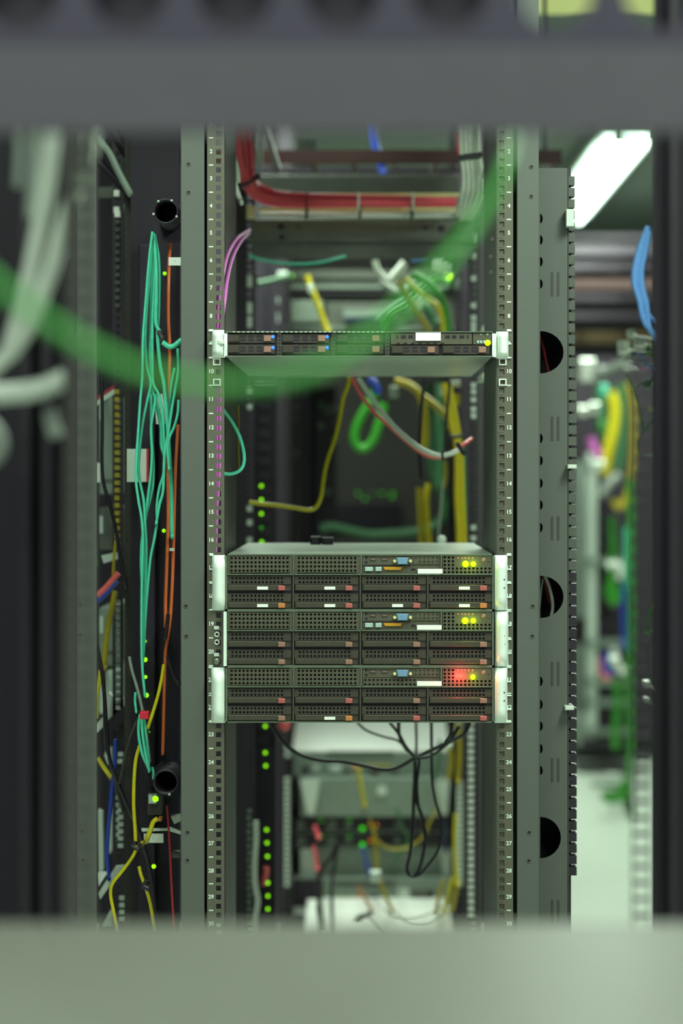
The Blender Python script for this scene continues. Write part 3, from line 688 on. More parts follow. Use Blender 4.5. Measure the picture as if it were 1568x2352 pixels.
t = slab('white edge of a tilted tray in the lower left bay', [(246,1655),(302,1606),(296,1596),(268,1612),(250,1590),(244,1600)], 4.1, .02, 'white', 'tray', 'tray')
slab('small white block at the left end of the black tray', [(220,1664),(238,1644),(238,1668),(221,1684)], 4.0, .02, 'white', 'block', 'block')
slab('black tilted tray in the lower left bay', [(222,1686),(304,1606),(306,1636),(222,1716)], 4.05, .3, 'void', 'tray', 'tray')
slab('bluish pale wedge behind the blue cable, lower left', [(258,1830),(268,1822),(272,1920),(252,1962),(246,1940)], 4.25, .02, 'pale', 'plate', 'plate')
slab('narrow pale strip at the far left edge of the lower left bay', [(224,1860),(234,1864),(236,2000),(226,2002)], 4.2, .02, 'pale', 'plate', 'plate')
slab('white triangular corner piece in the lower left bay', [(224,2006),(246,2006),(226,2036)], 4.0, .02, 'white', 'plate', 'plate')
slab('white slanted strip under the triangular corner piece', [(225,2052),(264,1992),(284,1990),(230,2066)], 3.98, .02, 'pale', 'plate', 'plate')
slab('bluish pale cone shape at the bottom of the left bay', [(234,2130),(252,2092),(264,2130)], 4.1, .02, 'pale', 'plate', 'plate')
slab('white plate with a dark oval at the top of the lower left bay', [(244,1722),(254,1716),(262,1742),(262,1758),(248,1756),(240,1736)], 4.2, .02, 'white', 'plate', 'plate')
slab('thin red and white striped plate at the edge of the left bay', [(217,914),(262,884),(262,892),(217,922)], 4.0, .006, 'dred', 'strip', 'strip')
slab('white plate edge under the thin red strip', [(217,924),(262,893),(262,905),(217,934)], 4.0, .006, 'pale', 'strip', 'strip')
# power strip with lights behind the aqua cables
t = thing('power_strip', 'black power strip with small green lights behind the aqua cables', 'power strip', (X(335,3.78), .28, .3))
MB().pbox(318, 560, 356, 2600, 3.76, 3.79).build('body', M['void'], t, .002)
for x, y, r, m in ((332,1432,3.5,'ledg'),(332,1473,4.2,'ledg'),(333,1515,5.4,'ledg'),(334,1555,4,'ledg'),(336,1597,5.4,'ledg'),(339,1640,4.2,'ledg'),(343,1681,2.4,'ledgd'),(353,1990,5,'ledg'),(358,2109,4,'ledg')):
    MB().dome(tuple(P(x, y, 3.755)), r*3.75/F, 12).build('status_light', M[m], t)
t = thing('network_module', 'dark module with a big green light and a bright latch, lower left bay', 'module', P(360, 1870, 3.7))
MB().pbox(338, 1822, 372, 1872, 3.72, 3.79).build('body', M['inner'], t, .002); HOLD.append((t, 366, 1850, 3.79)); MB().prbox(341, 1826, 358, 1846, 3.70, 3.72, .001).build('latch', M['pale'], t)
MB().dome(tuple(P(357, 1835, 3.70)), 7*3.7/F, 12, .5).build('status_light', M['ledg'], t)
for x, y, s_ in ((378,628,4),(376,1219,4)):
    o = MB().dome(tuple(P(x, y, 3.79)), s_*3.79/F, 10).build('status_light', M['ledg']); HOLD.append((o, x, y, 3.785)); tag(o, 'small green light beside the orange cable, '+('high up beside the white tag' if y < 800 else 'half way down the channel'), 'light')
# ring shaped cable guides
for y, lab, lip in ((495,'black ring shaped cable guide at the top of the left channel',1),(1785,'black ring shaped cable guide low in the left channel',0)):
    c = P(388, y, 3.62); t = thing('cable_guide', lab, 'cable guide', c); HOLD.append((t, 388, y, 3.69))
    MB().ring((c.x, c.y-.06, c.z), 25*3.6/F, 29*3.6/F, .1, n=32).build('ring', M['black'], t)
    MB().cyl((c.x, c.y+.042, c.z-.008), 46*3.6/F, .02, n=32, r2=40*3.6/F).build('flange', M['void'], t)
    MB().cyl((c.x, c.y+.03, c.z), 24*3.6/F, .012, n=28).build('bore', M['void'], t)
    for ax in ((-.6,.8),(.5,.87),(-1,-.25),(.9,-.45)): 
        if lip: MB().dome((c.x+ax[0]*.0195, c.y-.061, c.z+ax[1]*.0195), .0022, 8, .5).build('ring_glint', M['pale'], t)  # pale domes modelled as glints on the black ring
        elif ax[1] < 0 and ax[0] > 0: MB().dome((c.x+.006, c.y-.061, c.z-.0195), .0022, 8, .5).build('ring_glint', M['pale'], t)
def tagp(label, x0, y0, x1, y1, d, m='white', strip=None):
    t = thing('label_tag', label, 'label', P((x0+x1)/2, y1, d)); MB().prbox(x0, y0, x1, y1, d, d+.002, .0005).build('paper', M[m], t); HOLD.append((t, (x0+x1)/2, (y0+y1)/2, d+.002))
    if strip: MB().pbox(strip[0], y0, strip[1], y1, d-.0006, d).build('stripe', M['redtag'], t)
tagp('white tag clipped on the orange cable near the top', 387, 591, 416, 610, 3.58)
tagp('large white paper tag with a red edge behind two aqua cables', 291, 1031, 341, 1107, 3.74, 'pale', (336, 341))
tagp('small grey clip tag at the end of the orange cable loop', 389, 1259, 400, 1266, 3.6, 'pale')
tagp('white rectangular tag under the yellow plug', 330, 1915, 375, 1936, 3.66, 'white')
t = MB().quadprism([(324,1904),(380,1904),(388,1900),(415,1911),(415,1917),(386,1908),(326,1910)], 3.64, 3.65).build('wire_bracket', M['pale']); HOLD.append((t, 370, 1908, 3.645)); tag(t, 'thin pale bracket line above the white rectangular tag', 'bracket')
t = MB().quadprism([(356,915),(372,903),(381,950),(378,976),(358,974)], 3.70, 3.704).build('label_tag', M['pale']); HOLD.append((t, 368, 940, 3.702)); tag(t, 'crumpled white tag among the crossing aqua cables', 'label')
o = MB().prbox(321, 1635, 341, 1652, 3.55, 3.57, .001).build('velcro_tie', M['redtag']); HOLD.append((o, 331, 1643, 3.565)); tag(o, 'bright red tie on the aqua bundle, low in the left channel', 'tie')
t = MB().quadprism([(392,1876),(415,1872),(415,1886),(400,1893)], 3.7, 3.72).build('plate', M['pale']); HOLD.append((t, 404, 1882, 3.71)); tag(t, 'small pale plate edge beside the main rack post, low in the left channel', 'plate')
o = MB().prbox(395, 1957, 412, 1971, 3.7, 3.72, .002).build('clip', M['dgrey']); HOLD.append((o, 403, 1964, 3.715)); tag(o, 'dull grey clip beside the dark red cable', 'clip')

# ================================================================ cables
CABQ = []
def cable(label, m, w, d, pts, group=None, cat='cable', name='network_cable', n=8, sub=5, ribs=None):
    """pts: pixel points (x, y[, distance]) along the cable; w: width in pixels at distance d. Built last, when what it plugs into stands."""
    CABQ.append((label, m, w*d/F/2, [P(p[0], p[1], p[2] if len(p) > 2 else d) for p in pts], group, cat, name, n, sub, ribs))
def tie(label, pts, d, w, m='bcab', deep=.035):
    r = w*d/F/2; a = [P(x, y, d) for x, y in pts]; b = [p+Vector((0, deep, 0)) for p in a[::-1]]
    return tag(MB().tube(a+b+[a[0]], r, 6, 3).build('cable_tie', M[m]), label, 'tie')

# --- red bundle
rnd = random.Random(3)
path = [(553,230,4.45),(554,300,4.47),(560,360,4.5),(569,412,4.53),(590,438,4.56),(628,455,4.58),(700,461,4.6),(823,462,4.6),(946,463,4.6),(1048,462,4.6)]
wid = [26,26,23,17,19,20,17,14,12,8]
slots = []
for row, k in ((0, 6), (1, 7), (2, 6)):
    for i in range(k): slots.append(((i+.5)/k*2-1, (row-1)*1.0))
for q, (u, v) in enumerate(slots):
    end = 10 if v < 1 else 9
    if q % 3 == 1: end = 9
    if q % 5 == 0: end = 8
    pts = []
    for i in range(end):
        x, y, d = path[i]; ax = path[min(i+1, len(path)-1)]; bx = path[max(i-1, 0)]
        tx, ty = ax[0]-bx[0], ax[1]-bx[1]; L = math.hypot(tx, ty); nx, ny = -ty/L, tx/L
        jit = rnd.uniform(-1.6, 1.6); o = u*wid[i]+jit
        pts.append((x-nx*o, y-ny*o, d+v*.013+rnd.uniform(-.003, .003)))
    cable('one of the red network cables in the thick bundle bending into the lacing bar', ('red','red','coral','red','dred')[q % 5], 5.6, 4.55, pts, 'red network cables of the bundle', sub=4, n=7)
tie('black tie round the bend of the red bundle', [(556,425),(572,420),(586,408),(594,402)], 4.5, 9)
for x, lab in ((704,'black tie under the red bundle at its left end'),(826,'black tie under the middle of the red bundle'),(946,'black tie under the red bundle near the white cables')):
    tie(lab, [(x,474),(x,496)], 4.58, 7)
tie('dark tie on the red bundle left of the two white ties', [(704,443),(704,472)], 4.56, 5, 'dred')
tie('white tie left of the other on the red bundle', [(823,444),(823,476)], 4.55, 6, 'wcab')
tie('white tie nearest the white cables on the red bundle', [(949,444),(948,476)], 4.55, 6, 'wcab')
# --- white bundle
for q in range(10):
    u = (q % 5-2)/2; v = (q//5)-.5
    if q < 4:
        pts = [(1076+u*21,230,4.3),(1078+u*21,310,4.32),(1081+u*21,357,4.35),(1086+u*22,410,4.38),(1084+u*24,450,4.42),(1066+u*14,484,4.5),(1040,494+u*3,4.58),(960,495+u*3,4.6),(820,495+u*2,4.62),(596,494+u*2,4.63)]
        lab = 'one of the white network cables that turn left along the lacing bar'
        g = 'white cables turning along the bar'
    else:
        pts = [(1076+u*21,230,4.3+v*.03),(1078+u*21,310,4.32+v*.03),(1081+u*20,357,4.35+v*.03),(1088+u*22,420,4.38+v*.02),(1086+u*20,455,4.45),(1078+u*14,490,4.55),(1066+u*8,508,4.75)]
        lab = 'one of the white network cables hanging in the bundle at upper right'; g = 'white cables of the hanging bundle'
    cable(lab, 'wcab', 10.5, 4.4, pts, g, sub=4, n=7)
tie('black tie round the white cable bundle', [(1054,362),(1070,358),(1100,355),(1104,352)], 4.25, 10)
for i, (lab, m, w_, d, pts) in enumerate([
 ('pale cable nearest the left rail at the very top','wcab',11,4.0,[(508,250),(512,310),(518,350),(530,390),(545,440),(552,460)]),
 ('second pale cable beside the red bundle at the very top','wcab',11,4.05,[(505,230),(520,310),(534,350),(545,392),(547,420)]),
 ('grey cable at the top between red bundle and beam','gcab',12,5.0,[(600,240),(598,310),(595,388)]),
 ('second grey cable at the top leaning right','gcab',11,5.0,[(600,250),(622,330),(640,388)]),
 ('blue cable hanging over the dark beam at the top','blue',18,5.3,[(850,250),(862,330),(872,365),(880,392)]),
 ('grey strand right of the white bundle','gcab',13,4.0,[(1158,250),(1140,310),(1118,380),(1112,410)]),
 ('outer grey strand beside the right rail at the top','gcab',11,3.9,[(1168,250),(1152,330),(1136,390),(1112,450)]),
 ('thin red cable at the left edge of the white bundle','red',5,4.5,[(1050,300),(1052,345),(1056,360)]),
 ('violet cable following the left rail, outer of the two','purple',9,3.53,[(574,528,4.4),(545,548,3.9),(524,582,3.7),(513,625,3.58),(506,670),(500,710),(499,800),(498,1000),(497,1180),(493,1300),(491,1420)]),
 ('violet cable following the left rail, inner of the two','purple',9,3.53,[(572,535,4.4),(552,556,3.95),(534,592,3.75),(522,640,3.58),(516,690),(510,730),(506,770),(505,900),(504,1050),(501,1120),(496,1180),(490,1290)]),
 ('short aqua cable sagging below the flat grey panel','teal',6.5,4.6,[(572,587),(600,596),(640,603),(690,606),(735,602),(785,590)]),
 ('aqua cable loop beside the left rail','teal',8,3.62,[(504,920),(512,940),(532,968),(549,1000),(559,1035),(560,1062),(551,1080),(530,1089),(506,1086)]),
 ('yellow cable with a kink hanging below the one-unit server','yellow',9.5,4.25,[(785,812,4.24),(793,850,4.28),(801,876),(788,915),(780,960),(770,1005),(757,1042),(747,1078),(742,1110),(737,1142),(726,1164),(710,1171),(680,1167),(640,1161),(600,1157),(572,1153)]),
 ('coral red cable sagging below the one-unit server','coral',8.5,4.25,[(808,868),(826,903),(856,943),(895,980),(930,1010),(962,1036),(985,1048),(1012,1050),(1040,1038),(1062,1022),(1082,1008,4.3)]),
 ('white cable sagging beside the coral red one','wcab',11,4.2,[(822,868),(842,898),(872,940),(905,980),(935,1008),(962,1028),(985,1040),(1010,1046),(1035,1042),(1060,1030)]),
 ('thin orange strand behind the aqua loop','mustard',4,3.9,[(547,930),(548,970),(547,1010),(549,1075)]),
 ('yellow cable elbow right of the white sagging cable','mustard',17,5.3,[(905,874),(940,885),(962,905),(972,935),(976,985),(974,1033)]),
 ('slanting yellow cable joining the right bundle','mustard',15,5.2,[(968,908),(995,928),(1024,956),(1036,985)]),
 ('thin black wire in front of the yellow elbow','bcab',8,4.4,[(975,872),(968,930),(965,980),(963,1040),(968,1100)]),
 ('black wire left of the yellow bundle','bcab',7,4.5,[(1033,875),(1026,950),(1022,1010),(1024,1055)]),
 ('short yellow cable standing behind the server stack','mustard',12,5.2,[(962,1120),(964,1170),(966,1210),(968,1260)]),
 ('second short yellow cable behind the stack','yellow',13,5.2,[(984,1110),(978,1150),(980,1200),(986,1260)]),
 ('thin short yellow cable near the tall yellow bundle','mustard',8,5.0,[(1022,1060),(1024,1090),(1020,1120)]),
 ('slim grey wire between the yellow cables','gcab',4,4.8,[(1018,1100),(1012,1170),(1006,1240)]),
 ('green cable along the right rear of the gap','dgreen',18,5.6,[(1010,880),(1008,960),(1012,1040),(1010,1120)]),
 ('deep teal cable at the right edge of the yellow bundle','teal',6,4.9,[(1066,1030),(1068,1100),(1070,1160),(1073,1225)]),
 ('blue plug like cable stub under the one-unit server','blue',20,5.0,[(845,868),(862,885),(866,905)]),
 ('blurred green cable loop hanging in the dark gap','green',22,6.0,[(862,900),(846,930),(825,965),(814,1000),(820,1025),(838,1030),(856,1012),(866,985),(876,950),(880,925)]),
 ('grey green hose sweeping above the rear of the stack','dgreen',22,6.4,[(736,1216),(760,1210),(800,1218),(850,1228),(900,1226),(950,1222),(995,1210),(1020,1180),(1018,1140),(1000,1100),(990,1040),(985,960),(980,880)]),
 ('yellow and white patch cable stub in the upper gap','yellow',13,5.6,[(704,632),(712,655),(726,690),(742,735),(752,760)]),
]): cable(lab, m, w_, d, pts)
for i in range(4):
    u = i-1.5
    cable('one of the yellow cables in the tall bundle right of the gap', 'yellow' if i % 2 else 'mustard', 7.5, 4.75, [(1024+u*6,880),(1034+u*6,930),(1044+u*6,985),(1050+u*4,1015),(1054+u*5,1060),(1055+u*6,1140),(1058+u*6,1200),(1060+u*6,1262)], 'yellow cables of the tall bundle')
tie('black tie round the tall yellow bundle', [(1036,1004),(1050,1002),(1064,1000)], 4.66, 9)
tie('black tie holding the red and white cables at the yellow bundle', [(1052,1020),(1060,1032),(1066,1042)], 4.1, 9)
tie('thin black tie on the white sagging cable', [(1016,1036),(1017,1056)], 4.12, 4)
def plug(label, x, y, w_, h, d, m):
    c = P(x, y, d); t = thing('cable_plug', label, 'plug', c); MB().prbox(x-w_/2, y-h/2, x+w_/2, y+h/2, d, d+.03, .003).build('body', M[m], t); HOLD.append((t, x, y, d+.03)); return t
for args in [('pale plug at the head of the stub cable in the upper gap',713,662,11,20,5.55,'pale'),('bright pale plug at the right rear under the one-unit server',1046,880,24,14,4.9,'nut'),
  ('small bright plug left of the brightest one',1019,895,13,24,5.0,'nut'),('yellow plug under the bright pale plug',1047,918,20,26,4.9,'yellow'),
  ('round pale plug in the dim gap below the server',905,900,20,26,5.4,'grey')]: plug(*args)

# --- tangle in the upper right of the bay
for lab, m, w_, d, pts in [
 ('white cable stub rising to the right in the upper tangle','wcab',20,5.4,[(900,640),(915,622),(930,604)]),
 ('pale yellow cable entering the tangle from the left','wcab',13,5.4,[(860,598),(868,620),(885,640),(905,650),(925,668)]),
 ('lower pale cable of the upper tangle','gcab',14,5.5,[(872,645),(895,662),(920,672),(945,655)]),
 ('yellow cable crossing the tangle to the server top','mustard',13,5.3,[(915,645),(935,680),(955,715),(975,745),(985,765)]),
 ('yellow cable arching over the tangle','yellow',12,5.3,[(930,640),(955,665),(980,685),(1005,705),(1018,740),(1020,765)]),
 ('green cable of the tangle nearest the right rail','green',14,5.2,[(950,630),(985,650),(1010,680),(1025,720),(1030,765)]),
 ('green cable looping through the tangle','green',11,5.4,[(880,760),(900,720),(935,700),(960,670),(1000,640),(1030,650)]),
 ('pale green cable deep in the tangle','dgreen',18,5.6,[(870,740),(900,712),(940,690),(975,700),(1000,740)]),
 ('light blue cable under the flat grey panel','lblue',12,5.0,[(944,596),(962,594),(984,592)]),
 ('dim green cable at the left of the upper gap','dgreen',10,5.8,[(590,650),(620,645),(660,634)]),
]: cable(lab, m, w_, d, pts)
for a in [('white plug in the upper tangle beside the green light',1008,610,24,24,5.3,'nut'),('second white plug of the tangle, right of the first',1026,616,16,22,5.3,'pale'),
  ('pale plug in the heart of the tangle',952,692,34,28,5.45,'wcab'),('small pale plug over the one-unit server near the tangle',1050,652,12,18,5.3,'grey'),
  ('brown red plug beside the left rear rail',583,640,14,30,5.2,'brown'),('pale plug stub left of the upper green light',648,632,22,18,5.8,'pale'),
  ('pale plug in the tangle just above the server',930,722,26,22,5.4,'grey')]: plug(*a)

# --- cables under the stack
for lab, m, w_, d, pts in [
 ('thick black cable swinging under the whole server stack','bcab',9,4.1,[(618,1655),(640,1690),(663,1716),(695,1736),(740,1747),(790,1750),(840,1760),(880,1768),(915,1762),(955,1740),(1000,1718),(1040,1700),(1068,1683),(1080,1655)]),
 ('black cable loop hanging longest under the stack','bcab',8,4.2,[(915,1655),(917,1690),(930,1715),(948,1735),(953,1760),(950,1830),(948,1900),(942,1960),(935,1990),(938,2008),(950,2012),(962,1998),(972,1960),(976,1920),(970,1880),(958,1845),(952,1800)]),
 ('black cable dropping straight then looping right','bcab',7,4.2,[(990,1655),(991,1720),(992,1790),(1000,1840),(1012,1880),(1014,1920),(1005,1955),(985,1985),(965,2008),(948,2014)]),
 ('thin grey black cable running right from the stack','bcab',6,4.25,[(820,1660),(842,1678),(880,1692),(915,1702),(935,1725)]),
 ('short black cable between the two loops','bcab',7,4.15,[(895,1660),(915,1685),(930,1712),(946,1732),(962,1745),(957,1800),(960,1850)]),
 ('straight thin black cable in front of the white device','bcab',6,4.25,[(955,1655),(956,1700),(955,1740)]),
 ('black cable curving to the right rear rail','bcab',7,4.05,[(955,1742),(985,1738),(1010,1722),(1035,1700),(1055,1668)]),
 ('dark cable end bending up by the right rear rail','bcab',7,4.0,[(1040,1655),(1034,1685),(1022,1705)]),
 ('yellow cable in front of the pale covered server','yellow',9,5.6,[(822,1762),(828,1800),(836,1848)]),
 ('yellow cable looping below the orange lights','mustard',5,5.5,[(850,1880),(855,1905),(866,1930),(890,1948),(925,1950),(955,1936),(975,1915),(985,1890),(1002,1862)]),
 ('yellow cable dropping over the lower grey server','mustard',9,5.5,[(857,1900),(862,1940),(866,1990),(875,2030),(898,2086)]),
 ('deep yellow cable right of the white device','mustard',12,5.4,[(1032,1712),(1036,1750),(1030,1790)]),
 ('deep yellow cable by the rear rail below the stack','mustard',11,5.3,[(1052,1660),(1055,1720),(1052,1790)]),
 ('yellow cable along the rail beside the power supplies','yellow',9,5.3,[(1046,1870),(1044,1930),(1046,2000),(1050,2030)]),
 ('yellow cable fanning out at the lower right, leftmost','mustard',9,5.3,[(1018,2020),(1010,2050),(1002,2090)]),
 ('yellow cable fanning out at the lower right, middle one','yellow',9,5.3,[(1040,2015),(1030,2050),(1020,2090)]),
 ('yellow cable fanning out at the lower right, rightmost','mustard',10,5.3,[(1050,2030),(1044,2060),(1036,2095)]),
 ('green cable patch right of the white device','dgreen',9,5.7,[(1010,1700),(1008,1740),(1000,1785)]),
 ('thin green cable crossing the dark power supplies','dgreen',6,5.6,[(910,1855),(925,1900),(935,1930),(915,1960),(903,1980)]),
 ('dark blue cable leaning over the lower grey server','blue',7,5.7,[(832,1945),(840,1980),(850,2010)]),
 ('dark blue cable at the right of the power supplies','navy',10,5.7,[(1020,1890),(1022,1930),(1024,1950)]),
 ('red cable piece over the upper power supply','red',9,5.5,[(722,1896),(726,1908),(730,1920)]),
 ('red cable piece hanging over the lower grey server','red',8,5.5,[(720,1942),(724,1965),(728,1992)]),
 ('dark cable running down from the red cable piece','bcab',10,5.4,[(776,1936),(760,1970),(738,2000),(730,2040),(740,2130)]),
 ('second dark cable beside it reaching the bottom box','bcab',8,5.4,[(776,1940),(768,1990),(762,2040),(764,2140)]),
 ('flat pale cable hanging beside the left rear rail','wcab',13,4.6,[(588,1885),(588,1930),(585,1980),(586,2030),(592,2070),(586,2110),(586,2160)]),
 ('red plug and cable hanging between green lights','coral',13,4.85,[(611,1992),(610,2008),(606,2024)]),
 ('grey cable arcing over the bottom white box','gcab',4,5.4,[(880,2086),(905,2108),(945,2112),(985,2100),(1010,2086)]),
 ('grey cable arcing widest over the bottom white box','gcab',4,5.4,[(905,2090),(935,2122),(985,2125),(1028,2090)]),
 ('dark thin cable falling from the clip on the white box','gcab',5,5.4,[(842,2100),(860,2125),(880,2150)]),
 ('grey cable on the left half of the white box','gcab',8,5.4,[(728,2080),(732,2110),(734,2150)]),
 ('brown orange cable in front of the ports','latch2',7,5.5,[(822,2036),(835,2058),(850,2084)]),
]: cable(lab, m, w_, d, pts)
plug('pale plug on the yellow cable over the lower grey server', 862, 2015, 24, 24, 5.45, 'pale')
plug('orange plug on the white topped device', 815, 1763, 10, 9, 5.55, 'latch2')
plug('pale plug at the top of the deep yellow cable', 1030, 1714, 16, 12, 5.35, 'pale')

# --- left bay: aqua fibres
for lab, w_, d, pts in [
 ('leftmost aqua fibre cable of the left bay',6.5,3.58,[(350,532),(342,600),(334,700),(328,780),(327,860),(322,920),(318,980),(314,1040),(312,1100),(318,1150),(325,1190),(328,1240),(326,1320),(325,1420),(326,1520),(332,1590)]),
 ('aqua fibre cable crossing from the left strand to the wide one',6.5,3.60,[(350,534),(345,620),(338,700),(334,780),(337,840),(346,880),(338,920),(328,970),(322,1020),(318,1070),(322,1110),(330,1150),(333,1200),(336,1260),(334,1340),(330,1430),(328,1520)]),
 ('aqua fibre cable that stays straight down the middle',7,3.62,[(351,534),(349,640),(346,740),(344,800),(346,870),(347,930),(348,1000),(352,1060),(351,1110),(344,1150),(336,1180),(331,1220),(330,1300),(328,1400),(326,1480)]),
 ('aqua fibre cable passing the crumpled tag',6.5,3.60,[(352,536),(354,640),(350,740),(350,840),(352,880),(364,905),(370,930),(374,965),(377,1010),(378,1050),(375,1090),(366,1120),(360,1160),(360,1200),(354,1240),(346,1280),(340,1340),(334,1420),(330,1500)]),
 ('aqua fibre cable hugging the outer side of the middle strand',6.5,3.61,[(353,538),(357,620),(352,720),(345,800),(350,890),(356,920),(347,980),(349,1040),(346,1090),(340,1140),(334,1190),(326,1240),(324,1300),(328,1380),(329,1460)]),
 ('wide aqua cable strand falling right of the bundle',9,3.6,[(354,538),(364,600),(364,700),(362,770),(368,840),(376,880),(382,940),(386,1000),(390,1060),(393,1120),(394,1180),(395,1226)]),
 ('aqua cable branching right to the main rack post, upper',7,3.57,[(408,800),(409,850),(403,890),(396,930),(390,970),(384,1010),(378,1040),(376,1090),(374,1130),(366,1160),(360,1195)]),
 ('aqua cable branching right to the main rack post, lower',6.5,3.57,[(410,918),(408,950),(400,980),(390,1003),(385,1030),(388,1070)]),
 ('short aqua cable crossing behind the orange one',6.5,3.63,[(400,845),(393,880),(388,930),(386,960)]),
 ('aqua cable end under the crumpled tag',9,3.64,[(356,905),(362,940),(370,980),(371,1020),(376,1040)]),
 ('wide aqua strand ending in a black tie',9,3.59,[(352,536),(358,600),(359,680),(358,740),(368,764)]),
 ('short aqua cable wrapped over the orange cable',12,3.55,[(373,786),(388,796),(400,794),(410,786)]),
 ('lowest aqua cable of the left bay, left strand',7,3.6,[(322,1640),(318,1670),(320,1700),(328,1735),(340,1762)]),
 ('lowest aqua cable of the left bay, middle strand',7,3.59,[(326,1636),(326,1670),(330,1705),(336,1740),(341,1762)]),
 ('lowest aqua cable of the left bay, right strand',6,3.6,[(330,1638),(333,1670),(338,1710),(341,1740),(342,1764)]),
 ('short aqua stub above the red tie',6,3.6,[(311,1590),(310,1610),(312,1628)]),
 ('small aqua end near the lower ring guide',6,3.62,[(349,1762),(352,1772),(352,1782)]),
]: cable(lab, 'teal', w_, d, pts, name='fibre_cable')
tie('black tie where the aqua strand ends beside the orange cable', [(366,764),(370,772),(374,780)], 3.56, 13, 'inner')
for lab, m, w_, d, pts in [
 ('long orange fibre cable in the left channel','orange',8,3.66,[(390,545,3.72),(387,640),(386,720),(389,790),(388,860),(387,920),(385,980),(385,1040),(386,1120),(386,1200),(383,1290),(380,1380),(380,1432)]),
 ('orange fibre cable beside the main rack post','orange',7.5,3.64,[(409,975),(406,1020),(403,1070),(401,1140),(399,1220),(397,1300),(394,1370),(390,1430),(384,1470),(380,1500),(378,1560),(376,1640),(374,1722)]),
 ('dark red thin cable going down from the ring guide','dred',5,3.64,[(383,1850),(387,1900),(391,1970),(394,2040),(398,2110),(400,2180)]),
 ('short black connector on the orange cable','bcab',9,3.62,[(386,1410),(384,1432),(381,1456)]),
 ('black tie cable joining orange and yellow cables','bcab',9,3.6,[(384,1506),(392,1530),(404,1560),(412,1572)]),
 ('yellow cable slanting from the orange cable to the aqua bundle','yellow',8,3.6,[(376,1526),(371,1560),(362,1600),(350,1640),(342,1664)]),
 ('yellow cable running down through the lower left bay','yellow',8.5,3.62,[(321,1712),(312,1745),(308,1790),(307,1850),(310,1900),(312,1944)]),
 ('yellow cable turning left near the bottom','yellow',8,3.6,[(313,1952),(300,1975),(278,2004),(258,2030),(254,2055),(260,2090),(270,2140)]),
 ('yellow cable slanting to the bottom with a black tie','yellow',8,3.58,[(319,1990),(324,2010),(336,2042),(346,2080),(354,2130)]),
 ('short yellow plug cable above the white rectangular tag','yellow',11,3.6,[(362,1880),(352,1888),(346,1905),(338,1926)]),
 ('thick yellow cable at the left edge behind the black wire','mustard',13,4.0,[(264,1358),(258,1390),(250,1430),(243,1480),(240,1530)]),
 ('yellow cable left of the grey cable in the left bay','yellow',11,3.95,[(231,1540),(227,1570),(222,1600),(221,1650)]),
 ('thin mustard cable above the red and blue pair','mustard',7,4.0,[(266,1240),(262,1280),(260,1330)]),
 ('yellow cable stub crossing the black tray shadow','yellow',10,3.9,[(224,1740),(238,1762),(254,1784)]),
 ('thin lime cable along the edge of the left neighbour post','green',6,3.9,[(218,960),(218,1080),(218,1180),(222,1300)]),
 ('red cable paired with a blue one at the left edge','coral',14,3.9,[(272,1316),(258,1332),(240,1352),(222,1368)]),
 ('blue cable paired with the red one at the left edge','blue',12,3.95,[(268,1334),(252,1352),(236,1370),(222,1382)]),
 ('blue cable in the lower left bay','blue',9,3.85,[(265,1698),(264,1750),(258,1800),(254,1850),(249,1900),(246,1960),(250,2012)]),
 ('long black cable crossing the whole left bay','bcab',8,3.75,[(232,840),(234,900),(235,980),(234,1060),(238,1110),(252,1160),(266,1215),(274,1270),(288,1340)]),
 ('black cable sweeping to the bottom of the left bay','bcab',9,3.7,[(222,1480),(232,1530),(240,1600),(245,1680),(252,1745),(270,1795),(290,1845),(312,1892),(326,1930),(342,1985),(352,2050),(360,2140)]),
 ('grey cable curving behind the aqua fibre ends','gcab',7,3.68,[(297,1508),(302,1536),(312,1570),(322,1608),(330,1650),(338,1700),(343,1740)]),
 ('dull grey cable down the left bay edge','inner',8,3.72,[(238,1540),(240,1620),(242,1700),(256,1760),(268,1810),(282,1860)]),
 ('dark grey cable leaning left below the red tie','inner',7,3.7,[(322,1640),(308,1670),(294,1710),(282,1760),(276,1790)]),
 ('dark red loop inside the upper half round cut-out','dred',7,3.66,[(1238,770),(1246,790),(1254,830),(1262,862)]),
 ('white cable inside the middle half round cut-out','wcab',8,3.64,[(1250,1320),(1262,1350),(1269,1390),(1264,1425)]),
 ('dark red cable beside the white one in the middle cut-out','dred',8,3.66,[(1244,1318),(1254,1345),(1262,1380)]),
 ('pale edge cable at the left of the middle cut-out','gcab',5,3.64,[(1246,1330),(1242,1360),(1239,1390)]),
 ('thick corrugated black hose at the top of the left bay','bcab',26,3.9,[(262,300),(278,330),(300,365),(316,400),(334,440),(350,500)]),
 ('broad grey strap slanting across the upper left','grey',17,3.8,[(220,312),(250,350),(272,395),(296,440)]),
 ('black arm slanting under the broad grey strap','void',20,3.9,[(226,370),(262,410),(300,450),(346,500)]),
 ('yellow fibre cable at the top of the left bay','mustard',10,4.2,[(306,350),(320,366),(338,372),(352,374)]),
 ('blue cable stub at the top left beside the hose','blue',11,4.2,[(300,330),(310,350),(314,362)]),
 ('blue and white cable stub beside the black hose','blue',14,4.1,[(352,420),(350,445),(347,460)]),
 ('white wire beside the blue stub at the upper left','wcab',7,4.1,[(336,424),(340,444),(344,456)]),
 ('short white wire under the yellow fibre cable','wcab',8,4.1,[(332,386),(340,394),(344,402)]),
]: cable(lab, m, w_, d, pts)
tie('black tie on the slanting bottom yellow cable', [(330,2036),(342,2042)], 3.52, 12)
tie('black tie on the middle yellow cable where it turns', [(304,1944),(320,1952)], 3.54, 10)
plug('white connector at the head of the yellow fibre, top left', 311, 378, 13, 12, 4.1, 'pale')
plug('amber tip of the yellow plug cable', 366, 1884, 8, 7, 3.58, 'latch2')
